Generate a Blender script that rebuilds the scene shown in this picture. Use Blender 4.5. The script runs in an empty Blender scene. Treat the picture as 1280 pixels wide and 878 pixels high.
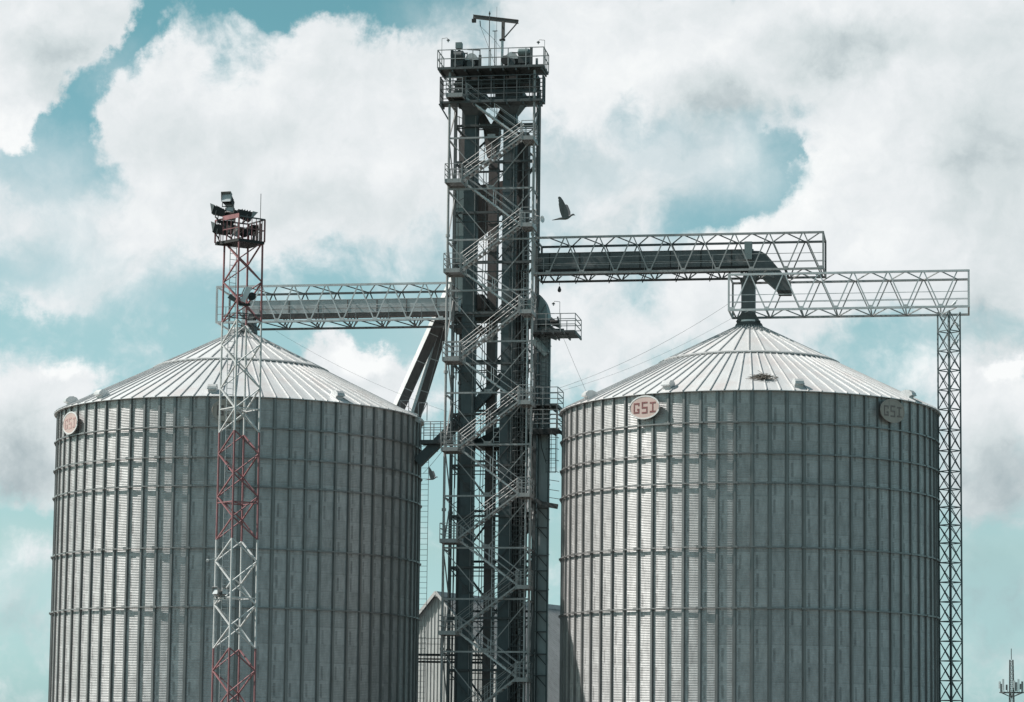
import bpy, math, random
from mathutils import Vector, Matrix
random.seed(7)
R_ = math.radians
scene = bpy.context.scene
C = scene.collection

# ------------------------------------------------------------------ camera
F = 3400.0; IW = 1280.0; IH = 878.0
TH = math.atan(0.11); ROLL = R_(0.65); YH = 955.0
SH = YH - IH/2 - F*math.tan(TH)
CAM = Vector((0, 0, 1.7))
M = Matrix.Rotation(math.pi/2 + TH, 3, 'X') @ Matrix.Rotation(ROLL, 3, 'Z')
cd = bpy.data.cameras.new('camera'); cam = bpy.data.objects.new('camera', cd); C.objects.link(cam)
cam.matrix_world = Matrix.Translation(CAM) @ M.to_4x4()
cd.sensor_width = 36; cd.lens = F/IW*36; cd.shift_y = SH/IW
cd.clip_start = 0.5; cd.clip_end = 20000
scene.camera = cam

def ray(px, py):
    d = Vector(((px-IW/2)/F, -(py-IH/2-SH)/F, -1.0))
    return (M @ d).normalized()
def at_y(px, py, Y):
    d = ray(px, py); return CAM + d*(Y/d.y)

# plant frame : the line between the two silo centres
SR = at_y(936, 518, 175.0); SL = at_y(300.3, 530, 180.5)
SR = Vector((SR.x, SR.y, 0)); SL = Vector((SL.x, SL.y, 0))
UX = (SR-SL).normalized(); VX = Vector((-UX.y, UX.x, 0))
TC = at_y(612, 600, 177.6)
O = SL + UX*((TC-SL).dot(UX)); O.z = 0
def W(u, v, z): return O + UX*u + VX*v + Vector((0, 0, z))
def at(px, py, v):
    d = ray(px, py)
    t = (v - (CAM-O).dot(VX)) / d.dot(VX)
    p = CAM + d*t
    return (p-O).dot(UX), p.z
def Wp(px, py, v):
    u, z = at(px, py, v); return W(u, v, z)

# ------------------------------------------------------------------ materials
MATS = {}
def nodes(m):
    m.use_nodes = True
    nt = m.node_tree; return nt, nt.nodes, nt.links, nt.nodes['Principled BSDF']
def mat(name, col, rough=0.6, metal=0.0, var=0.18, scale=1.5, dirt=0.25, bump=0.0, col2=None, spec=0.4):
    m = bpy.data.materials.new(name); nt, N, L, P = nodes(m)
    P.inputs['Roughness'].default_value = rough; P.inputs['Metallic'].default_value = metal
    P.inputs['Specular IOR Level'].default_value = spec
    tc = N.new('ShaderNodeTexCoord')
    mp = N.new('ShaderNodeMapping'); mp.inputs['Scale'].default_value = (1, 1, 0.35)
    L.new(tc.outputs['Object'], mp.inputs['Vector'])
    n1 = N.new('ShaderNodeTexNoise'); n1.inputs['Scale'].default_value = scale; n1.inputs['Detail'].default_value = 8; n1.inputs['Roughness'].default_value = 0.65
    L.new(mp.outputs[0], n1.inputs['Vector'])
    cr = N.new('ShaderNodeValToRGB'); e = cr.color_ramp.elements
    e[0].position = 0.3; e[1].position = 0.7
    c = Vector(col); lo = c*(1-var); hi = c*(1+var)
    e[0].color = (*lo, 1); e[1].color = (*hi, 1)
    L.new(n1.outputs['Fac'], cr.inputs[0])
    n2 = N.new('ShaderNodeTexNoise'); n2.inputs['Scale'].default_value = scale*4.3; n2.inputs['Detail'].default_value = 6
    L.new(mp.outputs[0], n2.inputs['Vector'])
    mr = N.new('ShaderNodeMapRange'); mr.inputs['From Min'].default_value = 0.52; mr.inputs['From Max'].default_value = 0.72; mr.inputs['To Max'].default_value = dirt
    L.new(n2.outputs['Fac'], mr.inputs['Value'])
    mx = N.new('ShaderNodeMix'); mx.data_type = 'RGBA'
    c2 = col2 if col2 else (c.x*0.45, c.y*0.4, c.z*0.36)
    mx.inputs['B'].default_value = (*c2, 1)
    L.new(mr.outputs[0], mx.inputs['Factor']); L.new(cr.outputs[0], mx.inputs['A'])
    L.new(mx.outputs['Result'], P.inputs['Base Color'])
    if bump:
        b = N.new('ShaderNodeBump'); b.inputs['Strength'].default_value = bump; b.inputs['Distance'].default_value = 0.02
        L.new(n2.outputs['Fac'], b.inputs['Height']); L.new(b.outputs[0], P.inputs['Normal'])
    MATS[name] = m; return m
steel = mat('galvanised_steel', (0.36, 0.355, 0.35), 0.5, 0.25, 0.15, 2.0, 0.35)
steel_pale = mat('pale_galvanised', (0.58, 0.585, 0.585), 0.45, 0.25, 0.15, 1.0, 0.3)
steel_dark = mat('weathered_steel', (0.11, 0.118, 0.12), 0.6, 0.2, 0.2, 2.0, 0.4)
rust_and_shade = mat('dusty_brown_and_shade', (0.17, 0.15, 0.145), 0.65, 0.1, 0.2, 1.2, 0.4)  # brown steel; also paints the shaded sides of the paired chutes
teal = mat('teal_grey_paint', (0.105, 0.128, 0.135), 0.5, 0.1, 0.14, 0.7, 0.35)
tealgrey = mat('grey_green_casing', (0.22, 0.27, 0.27), 0.5, 0.2, 0.14, 0.7, 0.3)
black = mat('soot_black_steel', (0.035, 0.035, 0.035), 0.7, 0.0, 0.2, 1.0, 0.2)
concrete = mat('concrete', (0.32, 0.31, 0.29), 0.9, 0, 0.12, 0.8, 0.3, 0.3)
redp = mat('faded_red_paint', (0.31, 0.14, 0.145), 0.6, 0.0, 0.25, 1.6, 0.4, col2=(0.10, 0.05, 0.045))
whitep = mat('chipped_white_paint', (0.64, 0.64, 0.63), 0.55, 0.0, 0.08, 1.6, 0.35, col2=(0.36, 0.30, 0.26))
pink = mat('faded_pink_enamel', (0.52, 0.395, 0.36), 0.55, 0.0, 0.1, 1.2, 0.4, col2=(0.5, 0.42, 0.38))
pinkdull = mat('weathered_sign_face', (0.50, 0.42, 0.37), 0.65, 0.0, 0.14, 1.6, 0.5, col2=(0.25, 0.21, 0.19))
ink = mat('maroon_lettering', (0.20, 0.075, 0.075), 0.6, 0, 0.2, 3.0, 0.3, col2=(0.5, 0.36, 0.33))
inkfaded = mat('faded_lettering', (0.48, 0.31, 0.29), 0.6, 0, 0.2, 3.0, 0.5, col2=(0.6, 0.44, 0.41))
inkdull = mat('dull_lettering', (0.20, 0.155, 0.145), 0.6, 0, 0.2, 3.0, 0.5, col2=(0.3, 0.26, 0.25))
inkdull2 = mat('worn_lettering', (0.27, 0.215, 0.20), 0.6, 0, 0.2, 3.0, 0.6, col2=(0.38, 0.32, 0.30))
glass = mat('lamp_glass', (0.55, 0.58, 0.6), 0.12, 0.0, 0.1, 3, 0.2)
dishw = mat('white_dish', (0.75, 0.77, 0.78), 0.4, 0, 0.05, 3, 0.1)
feather = mat('grey_feathers', (0.19, 0.19, 0.20), 0.8, 0, 0.35, 18, 0.4)
featherw = mat('white_feathers', (0.7, 0.72, 0.73), 0.8, 0, 0.15, 18, 0.3)
twig = mat('dry_twigs', (0.19, 0.165, 0.145), 0.9, 0, 0.4, 9, 0.3)
shedwall = mat('shed_sheeting', (0.55, 0.56, 0.55), 0.6, 0.1, 0.12, 0.9, 0.3, col2=(0.3, 0.3, 0.29))
shedroof = mat('shed_roof_sheet', (0.42, 0.42, 0.42), 0.6, 0.2, 0.12, 0.9, 0.35)
gravel = mat('gravel', (0.11, 0.105, 0.10), 0.95, 0, 0.25, 0.4, 0.4, 0.4)

def silo_wall_mat():
    m = bpy.data.materials.new('corrugated_galvanised_wall'); nt, N, L, P = nodes(m)
    P.inputs['Metallic'].default_value = 0.3; P.inputs['Roughness'].default_value = 0.5
    tc = N.new('ShaderNodeTexCoord'); sp = N.new('ShaderNodeSeparateXYZ'); L.new(tc.outputs['Object'], sp.inputs[0])
    def math_(op, a, b=None, c=None):
        n = N.new('ShaderNodeMath'); n.operation = op
        for i, x in enumerate((a, b, c)):
            if x is None: continue
            if isinstance(x, (int, float)): n.inputs[i].default_value = x
            else: L.new(x, n.inputs[i])
        return n.outputs[0]
    ang = math_('ARCTAN2', sp.outputs[1], sp.outputs[0])
    sa = math_('MULTIPLY', ang, 36/ (2*math.pi))          # one sheet = 10 degrees
    sz = math_('DIVIDE', sp.outputs[2], 1.118)
    fz = math_('FLOOR', sz); 
    par = math_('MULTIPLY', math_('MODULO', fz, 2.0), 0.5)
    sa2 = math_('ADD', sa, par)
    fa = math_('FLOOR', sa2)
    cb = N.new('ShaderNodeCombineXYZ'); L.new(fa, cb.inputs[0]); L.new(fz, cb.inputs[1])
    wn = N.new('ShaderNodeTexWhiteNoise'); wn.noise_dimensions = '2D'; L.new(cb.outputs[0], wn.inputs['Vector'])
    # dark lap mark: narrow vertical patch next to each sheet joint
    fr = math_('FRACT', sa2); fzz = math_('FRACT', sz)
    d = math_('ABSOLUTE', math_('SUBTRACT', fr, 0.5))
    strip = math_('LESS_THAN', math_('ABSOLUTE', math_('SUBTRACT', d, 0.24)), 0.035)
    up = math_('LESS_THAN', math_('ABSOLUTE', math_('SUBTRACT', fzz, 0.45)), 0.38)
    mark = math_('MULTIPLY', math_('MULTIPLY', strip, up), math_('GREATER_THAN', wn.outputs['Value'], 0.45))
    lapz = math_('MULTIPLY', math_('LESS_THAN', fzz, 0.05), 0.16)
    # streaks running down
    mp = N.new('ShaderNodeCombineXYZ'); L.new(math_('MULTIPLY', ang, 9.0), mp.inputs[0]); L.new(math_('MULTIPLY', sp.outputs[2], 0.22), mp.inputs[1])
    ns = N.new('ShaderNodeTexNoise'); ns.inputs['Scale'].default_value = 5; ns.inputs['Detail'].default_value = 8; ns.inputs['Roughness'].default_value = 0.7
    L.new(mp.outputs[0], ns.inputs['Vector'])
    nb = N.new('ShaderNodeTexNoise'); nb.inputs['Scale'].default_value = 0.9; nb.inputs['Detail'].default_value = 9; nb.inputs['Roughness'].default_value = 0.7
    L.new(tc.outputs['Object'], nb.inputs['Vector'])
    v = math_('ADD', math_('MULTIPLY', wn.outputs['Value'], 0.20), math_('MULTIPLY', math_('SUBTRACT', ns.outputs['Fac'], 0.5), 1.1))
    v = math_('ADD', v, math_('MULTIPLY', math_('SUBTRACT', nb.outputs['Fac'], 0.5), 0.55))
    v = math_('SUBTRACT', v, math_('MULTIPLY', mark, 0.34))
    v = math_('SUBTRACT', v, lapz)
    v = math_('ADD', v, 0.92)
    mx = N.new('ShaderNodeVectorMath'); mx.operation = 'SCALE'; mx.inputs[0].default_value = WALLC
    L.new(v, mx.inputs['Scale']); L.new(mx.outputs[0], P.inputs['Base Color'])
    return m
WALLC = (0.495, 0.485, 0.48)
wallm = silo_wall_mat()
def roof_mat():
    m = bpy.data.materials.new('galvanised_roof_panels'); nt, N, L, P = nodes(m)
    P.inputs['Metallic'].default_value = 0.25; P.inputs['Roughness'].default_value = 0.45
    tc = N.new('ShaderNodeTexCoord'); sp = N.new('ShaderNodeSeparateXYZ'); L.new(tc.outputs['Object'], sp.inputs[0])
    def math_(op, a, b=None):
        n = N.new('ShaderNodeMath'); n.operation = op
        for i, x in enumerate((a, b)):
            if x is None: continue
            if isinstance(x, (int, float)): n.inputs[i].default_value = x
            else: L.new(x, n.inputs[i])
        return n.outputs[0]
    ang = math_('ARCTAN2', sp.outputs[1], sp.outputs[0])
    fa = math_('FLOOR', math_('MULTIPLY', ang, 90/(2*math.pi)))
    wn = N.new('ShaderNodeTexWhiteNoise'); wn.noise_dimensions = '1D'; L.new(fa, wn.inputs['W'])
    cb = N.new('ShaderNodeCombineXYZ'); L.new(math_('MULTIPLY', ang, 14.0), cb.inputs[0]); L.new(math_('MULTIPLY', sp.outputs[2], 0.7), cb.inputs[1])
    ns = N.new('ShaderNodeTexNoise'); ns.inputs['Scale'].default_value = 2.2; ns.inputs['Detail'].default_value = 9; ns.inputs['Roughness'].default_value = 0.72
    L.new(cb.outputs[0], ns.inputs['Vector'])
    n2 = N.new('ShaderNodeTexNoise'); n2.inputs['Scale'].default_value = 0.5; n2.inputs['Detail'].default_value = 8
    L.new(tc.outputs['Object'], n2.inputs['Vector'])
    v = math_('ADD', math_('MULTIPLY', math_('SUBTRACT', wn.outputs['Value'], 0.5), 0.08), math_('MULTIPLY', math_('SUBTRACT', ns.outputs['Fac'], 0.5), 0.4))
    v = math_('ADD', v, math_('MULTIPLY', math_('SUBTRACT', n2.outputs['Fac'], 0.5), 0.25))
    v = math_('ADD', v, 0.98)
    sc = N.new('ShaderNodeVectorMath'); sc.operation = 'SCALE'; sc.inputs[0].default_value = (0.74, 0.74, 0.74)
    L.new(v, sc.inputs['Scale'])
    mx = N.new('ShaderNodeMix'); mx.data_type = 'RGBA'; mx.inputs['B'].default_value = (0.62, 0.54, 0.52, 1)
    mr = N.new('ShaderNodeMapRange'); mr.inputs['From Min'].default_value = 0.48; mr.inputs['From Max'].default_value = 0.7; mr.inputs['To Max'].default_value = 0.6
    L.new(n2.outputs['Fac'], mr.inputs['Value']); L.new(mr.outputs[0], mx.inputs['Factor'])
    L.new(sc.outputs[0], mx.inputs['A']); L.new(mx.outputs['Result'], P.inputs['Base Color'])
    return m
roofm = roof_mat()

# ------------------------------------------------------------------ mesh builder
class MB:
    def __init__(s): s.v = []; s.f = []; s.smooth = False
    def add(s, vs, fs):
        b = len(s.v); s.v += [tuple(x) for x in vs]; s.f += [tuple(i+b for i in f) for f in fs]; return s
    def bar(s, a, b, w=0.1, h=None, up=None, n=4):
        a = Vector(a); b = Vector(b); d = b-a
        if d.length < 1e-6: return s
        d.normalize(); h = w if h is None else h
        up = Vector(up) if up else (Vector((0, 0, 1)) if abs(d.z) < 0.95 else VX)
        x = d.cross(up)
        if x.length < 1e-4: x = d.cross(Vector((1, 0, 0)))
        x.normalize(); y = x.cross(d).normalized()
        if n == 4: ring = [(-.5, -.5), (.5, -.5), (.5, .5), (-.5, .5)]
        else: ring = [(.5*math.cos(2*math.pi*i/n), .5*math.sin(2*math.pi*i/n)) for i in range(n)]
        vs = [p + x*(w*i) + y*(h*j) for p in (a, b) for i, j in ring]
        fs = [(i, (i+1) % n, (i+1) % n+n, i+n) for i in range(n)] + [tuple(range(n))[::-1], tuple(range(n, 2*n))]
        return s.add(vs, fs)
    def boxc(s, pts8): 
        return s.add(pts8, [(0, 3, 2, 1), (4, 5, 6, 7), (0, 1, 5, 4), (1, 2, 6, 5), (2, 3, 7, 6), (3, 0, 4, 7)])
    def pbox(s, u0, u1, v0, v1, z0, z1):
        return s.boxc([W(u0, v0, z0), W(u1, v0, z0), W(u1, v1, z0), W(u0, v1, z0), W(u0, v0, z1), W(u1, v0, z1), W(u1, v1, z1), W(u0, v1, z1)])
    def box(s, x0, x1, y0, y1, z0, z1):
        return s.boxc([(x0, y0, z0), (x1, y0, z0), (x1, y1, z0), (x0, y1, z0), (x0, y0, z1), (x1, y0, z1), (x1, y1, z1), (x0, y1, z1)])
    def prism(s, A, B):
        n = len(A)
        return s.add(list(A)+list(B), [tuple(range(n))[::-1], tuple(range(n, 2*n))] + [(i, (i+1) % n, (i+1) % n+n, i+n) for i in range(n)])
    def lathe(s, prof, c=(0, 0, 0), n=24, axis='Z', ax=None, closed=False):
        c = Vector(c); k = len(prof)
        ax = Vector(ax).normalized() if ax else Vector((0, 0, 1))
        e1 = ax.orthogonal().normalized(); e2 = ax.cross(e1)
        vs = []
        for i in range(n):
            t = 2*math.pi*i/n
            r_ = e1*math.cos(t)+e2*math.sin(t)
            for (r, z) in prof: vs.append(c + r_*r + ax*z)
        fs = []
        for i in range(n):
            j = (i+1) % n
            for q in range(k if closed else k-1):
                p = (q+1) % k
                fs.append((i*k+q, j*k+q, j*k+p, i*k+p))
        return s.add(vs, fs)
    def tube(s, pts, w, n=6):
        for a, b in zip(pts, pts[1:]): s.bar(a, b, w, n=n)
        return s
    def build(s, name, m, parent=None, off=None, smooth=False):
        if off is None: off = parent_off(parent)
        me = bpy.data.meshes.new(name)
        me.from_pydata([(x[0]-off[0], x[1]-off[1], x[2]-off[2]) for x in s.v], [], s.f)
        me.materials.append(m)
        if smooth:
            me.polygons.foreach_set('use_smooth', [True]*len(me.polygons))
        me.update()
        o = bpy.data.objects.new(name, me); C.objects.link(o)
        if parent: o.parent = parent
        else: o.location = off
        return o
def parent_off(p):
    o = Vector((0, 0, 0))
    while p: o += Vector(p.location); p = p.parent
    return o
def tag(o, label=None, cat=None, group=None, kind=None):
    if label: o['label'] = label
    if cat: o['category'] = cat
    if group: o['group'] = group
    if kind: o['kind'] = kind
    return o
def thing(name, label, cat, loc, group=None):
    o = bpy.data.objects.new(name, None); C.objects.link(o); o.location = loc; o.empty_display_size = 0.3
    return tag(o, label, cat, group)
def bar(name, a, b, w, m, parent, h=None, n=4):
    return MB().bar(a, b, w, h, n=n).build(name, m, parent)
def copy_tree(o, parent=None):
    c = o.copy(); C.objects.link(c)
    if parent: c.parent = parent
    for ch in list(o.children): copy_tree(ch, c)
    return c

# ------------------------------------------------------------------ ground
g = MB().box(-9000, 9000, -3000, 15000, -0.5, 0).build('ground', mat('dry_grass', (0.075, 0.075, 0.05), 0.95, 0, 0.4, 0.05, 0.4), off=(0, 0, 0)); tag(g, kind='structure')
g = MB().box(-70, 70, 120, 250, -0.3, 0.02).build('gravel_yard', gravel, off=(0, 0, 0)); tag(g, kind='structure')

# ------------------------------------------------------------------ silos
SRAD = 12.0
def silo_near_z(center, px, py, r):
    d = ray(px, py); d2 = Vector((d.x, d.y)); n = d2.length; d2 = d2/n; c = Vector((center.x, center.y))
    b = c.dot(d2); t = b - math.sqrt(r*r - (c.length_squared-b*b)); return CAM.z + d.z*t/n
EAVE = round((silo_near_z(SR, 930, 485, 12.28) + silo_near_z(SL, 290, 493, 12.28))/2, 2); SLOPE = 0.5; APEX = EAVE + SLOPE*12.0
RINGS = [(silo_near_z(SR, 930, a, 12.2)+silo_near_z(SL, 280, b, 12.2))/2 for a, b in ((526.5, 534.4), (565.4, 572), (603.7, 607), (683.5, 685), (759.8, 759))]
print('EAVE', EAVE, [silo_near_z(SR, 930, 485, 12.28), silo_near_z(SL, 290, 493, 12.28)], 'RINGS', RINGS)
RINGS += [RINGS[-1]-6.1]
def roof_z(r): return EAVE + (12.0-r)*SLOPE
def make_silo():
    root = thing('grain_silo', '', 'grain silo', (0, 0, 0))
    # corrugated wall, one sheet surface
    NA = 360; per = 0.1016; NZ = int(EAVE/per)*4
    vs = []; fs = []
    cs = [(math.cos(2*math.pi*i/NA), math.sin(2*math.pi*i/NA)) for i in range(NA)]
    for k in range(NZ+1):
        z = k*per/4
        r = SRAD + (0, 0.013, 0, -0.013)[k % 4]
        if z > EAVE-0.02: r = SRAD
        for c_, s_ in cs: vs.append((r*c_, r*s_, z))
    for k in range(NZ):
        b = k*NA
        for i in range(NA):
            j = (i+1) % NA
            fs.append((b+i, b+j, b+NA+j, b+NA+i))
    mb = MB(); mb.v = vs; mb.f = fs
    mb.build('wall', wallm, root, smooth=True)
    # stiffeners : hat section uprights
    for i in range(72):
        t = R_(5*i+1.0); e = Vector((math.cos(t), math.sin(t), 0)); q = Vector((-e.y, e.x, 0))
        m = MB()
        z1 = EAVE-0.05 if i % 3 else EAVE-0.02
        prof = [(-0.13, 0.018), (-0.075, 0.018), (-0.045, 0.13), (0.045, 0.13), (0.075, 0.018), (0.13, 0.018), (0.13, 0.03), (0.085, 0.032), (0.055, 0.145), (-0.055, 0.145), (-0.085, 0.032), (-0.13, 0.03)]
        # solid hat : two narrow flanges and a web, heights broken into lapped lengths
        zz = [0.02]+[1.118*2*(k+1) for k in range(10)]+[z1]
        for a_, b_ in zip(zz, zz[1:]):
            gr = 0.002*((zz.index(a_)) % 2)
            for (x0, x1, h0, h1) in ((-0.125, -0.06, 0.012, 0.03), (-0.06, 0.06, 0.012, 0.12+gr), (0.06, 0.125, 0.012, 0.03)):
                m.boxc([e*(SRAD+h)+q*x+Vector((0, 0, z)) for z in (a_, b_) for (x, h) in ((x0, h0), (x1, h0), (x1, h1), (x0, h1))])
        m.build('stiffener', steel_silo, root)
    for z in RINGS:
        m = MB().lathe([(SRAD+0.115, z-0.04), (SRAD+0.20, z-0.04), (SRAD+0.20, z+0.04), (SRAD+0.115, z+0.04)], n=216, closed=True)
        for i in range(36):
            t = R_(10*i+1.0); e = Vector((math.cos(t), math.sin(t), 0)); q = Vector((-e.y, e.x, 0))
            p = e*(SRAD+0.17)
            m.bar(p-q*0.2+Vector((0, 0, z)), p+q*0.2+Vector((0, 0, z)), 0.13, 0.12)
        m.build('wind_ring', steel_silo, root, smooth=False)
    # roof : faceted cone with standing ribs
    m = MB(); nr = 180; rads = [12.28, 11.0, 9.0, 7.0, 5.76, 5.76, 4.0, 2.0, 0.75]
    zs = [roof_z(r)+0.03 for r in rads]; zs[5] += 0.07; zs[6] += 0.07; zs[7] += 0.07; zs[8] += 0.07
    m.lathe(list(zip(rads, zs))+[(0.75, APEX+0.1)], n=nr)
    m.lathe([(12.28, EAVE-0.14-0.0), (12.28, roof_z(12.28)+0.03)], n=nr)
    m.lathe([(12.02, EAVE-0.14), (12.28, EAVE-0.14)], n=nr)
    r = m.build('roof', roofm, root)
    for cnt, r0, r1, dz, w in ((90, 12.30, 5.78, 0.02, 0.05), (36, 5.90, 0.7, 0.09, 0.06)):
        mm = MB()
        for i in range(cnt):
            t = 2*math.pi*(i+0.5)/cnt; e = Vector((math.cos(t), math.sin(t), 0))
            mm.bar(e*r0+Vector((0, 0, roof_z(r0)+dz+0.045)), e*r1+Vector((0, 0, roof_z(r1)+dz+0.045)), w, 0.08)
        mm.build('rib_set', roof_rib, r)
    MB().lathe([(5.70, roof_z(5.7)+0.1), (5.88, roof_z(5.88)+0.1), (5.90, roof_z(5.9)+0.18), (5.72, roof_z(5.72)+0.18)], n=nr, closed=True).build('roof_band', roof_rib, r)
    MB().lathe([(0.95, roof_z(0.95)+0.14), (0.85, roof_z(0.85)+0.32), (0.55, APEX+0.15), (0.0, APEX+0.2)], n=32).build('peak_collar', steel_dark, root, smooth=True)
    # inspection ladder rails near the eave, on the far side
    MB().lathe([(12.1, 0), (12.6, 0), (12.6, 0.35), (12.1, 0.35)], n=72, closed=True).build('base_ring', concrete, root)
    return root
steel_silo = mat('silo_stiffener_steel', (0.26, 0.255, 0.252), 0.45, 0.5, 0.15, 1.0, 0.25)
roof_rib = mat('roof_rib_steel', (0.55, 0.55, 0.55), 0.5, 0.3, 0.15, 1.0, 0.25)
silo = make_silo()
siloL = copy_tree(silo)
silo.location = SR; siloL.location = SL
tag(silo, 'corrugated steel grain silo at right, with a dark downspout meeting its roof peak', 'grain silo', 'twin grain silos')
tag(siloL, 'corrugated steel grain silo at left, standing behind the red and white lattice mast', 'grain silo', 'twin grain silos')

def silo_ang(center, px, py, r):
    """angle on a silo (world) for the visible surface point at radius r seen at px"""
    d = ray(px, py); d2 = Vector((d.x, d.y)).normalized(); c = Vector((center.x, center.y)); 
    b = c.dot(d2); perp = c.length_squared - b*b
    t = b - math.sqrt(max(r*r - perp, 0.0)); p = d2*t - c
    return math.atan2(p.y, p.x)
def roof_vent(sl, px, py, r=11.55):
    c = Vector(sl.location); t = silo_ang(c, px, py, r); e = Vector((math.cos(t), math.sin(t), 0)); q = Vector((-e.y, e.x, 0))
    n = Vector((0, 0, 1)); z0 = roof_z(r)
    m = MB(); b = c + e*r + Vector((0, 0, z0))
    # curved hood opening downhill
    prof = [(-0.38, -0.1), (-0.38, 0.22), (-0.25, 0.42), (0.0, 0.5), (0.28, 0.46), (0.46, 0.30), (0.5, 0.12), (0.30, 0.08), (0.26, -0.1)]
    A = [b + e*x + n*y - q*0.27 for x, y in prof]; B = [b + e*x + n*y + q*0.27 for x, y in prof]
    m.prism(A, B)
    m.bar(b+e*0.47-q*0.3+n*0.15, b+e*0.47+q*0.3+n*0.15, 0.06, 0.06)
    return m.build('roof_vent', steel_pale, sl)
for px, py in ((738, 497), (836, 484), (997, 482), (1134, 495)): roof_vent(silo, px, py)
for px, py in ((90, 500), (128, 497), (266, 491), (421, 503)): roof_vent(siloL, px, py)

FONT = {'G': ["11111", "10001", "10000", "10000", "10011", "10001", "11111"],
        'S': ["11111", "10000", "10000", "11111", "00001", "00001", "11111"],
        'I': ["11111", "00100", "00100", "00100", "00100", "00100", "11111"]}
def sign(center, px, py, face, inkm, label, rimm):
    r = SRAD+0.30; t = silo_ang(center, px, py, r); e = Vector((math.cos(t), math.sin(t), 0)); q = Vector((-e.y, e.x, 0))
    d = ray(px, py); p2 = center + e*r; z = CAM.z + d.z*(Vector((p2.x, p2.y)).length/Vector((d.x, d.y)).length)
    c = Vector((p2.x, p2.y, z)); up = Vector((0, 0, 1))
    root = thing('oval_sign', label, 'sign', c, 'oval signs under the silo eaves')
    a_, b_ = 1.08, 0.69; n = 48
    A = [c + q*(a_*math.cos(2*math.pi*i/n)) + up*(b_*math.sin(2*math.pi*i/n)) for i in range(n)]
    MB().prism(A, [x + e*0.05 for x in A]).build('face_plate', face, root)
    m = MB()
    for i in range(n):
        m.bar(A[i]+e*0.04, A[(i+1) % n]+e*0.04, 0.05, 0.09)
    m.build('rim', rimm, root)
    for k in (-1, 1): bar('bracket', c+q*0.4*k-e*0.16, c+q*0.4*k, 0.06, steel, root)
    for k, ch in enumerate('GSI'):
        m = MB(); hh = 0.60 if ch != 'S' else 0.68; ww = 0.36
        x0 = (-0.78, -0.19, 0.40)[k]; g = FONT[ch]
        for rr in range(7):
            for cc in range(5):
                if g[rr][cc] == '1':
                    xa = x0 + ww*cc/4.4; za = hh/2 - hh*rr/6.6
                    m.boxc([c + q*x + e*y + up*zz for zz in (za-0.105, za) for (x, y) in ((xa, 0.052), (xa+0.088, 0.052), (xa+0.088, 0.064), (xa, 0.064))])
        m.build('letter', inkm, root)
sign(SR, 806, 509.5, pink, ink, 'pink oval sign with dark maroon block letters on the left shoulder of the right-hand silo', whitep)
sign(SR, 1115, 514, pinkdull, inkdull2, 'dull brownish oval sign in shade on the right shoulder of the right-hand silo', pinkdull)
sign(SL, 88.5, 529, pink, inkfaded, 'pale pink oval sign with nearly bleached red letters at the far left silo edge', whitep)
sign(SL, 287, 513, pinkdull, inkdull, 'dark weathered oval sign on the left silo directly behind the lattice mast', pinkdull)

# nest of twigs on right roof
def nest():
    d = ray(953, 473); c = None
    best = None
    for k in range(200):
        r = 11.9 - k*0.03
        t = silo_ang(SR, 953, 473, r); p = SR + Vector((math.cos(t)*r, math.sin(t)*r, roof_z(r)+0.1))
        q = CAM + d*((p-CAM).length); e = abs(q.z-p.z)
        if best is None or e < best[0]: best = (e, p, t)
    p = best[1]; t = best[2]; e = Vector((math.cos(t), math.sin(t), -SLOPE)).normalized(); q = Vector((-math.sin(t), math.cos(t), 0)); up = q.cross(e) if q.cross(e).z > 0 else e.cross(q)
    m = MB(); 
    for i in range(190):
        x = random.gauss(0, 0.33); y = random.gauss(0, 0.17)
        h = max(0, 0.26*(1-(x/0.75)**2))*random.random()
        a = p + q*x + e*y + up*h; an = random.uniform(0, math.pi)
        dd = (q*math.cos(an)+e*math.sin(an)*0.7+up*random.uniform(-.25, .35))*random.uniform(0.08, 0.24)
        m.bar(a-dd, a+dd, 0.022)
    o = m.build('twig_nest', twig, off=p); tag(o, 'low dark heap of twigs lying on the cone roof of the right silo', 'nest')
nest()

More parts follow.
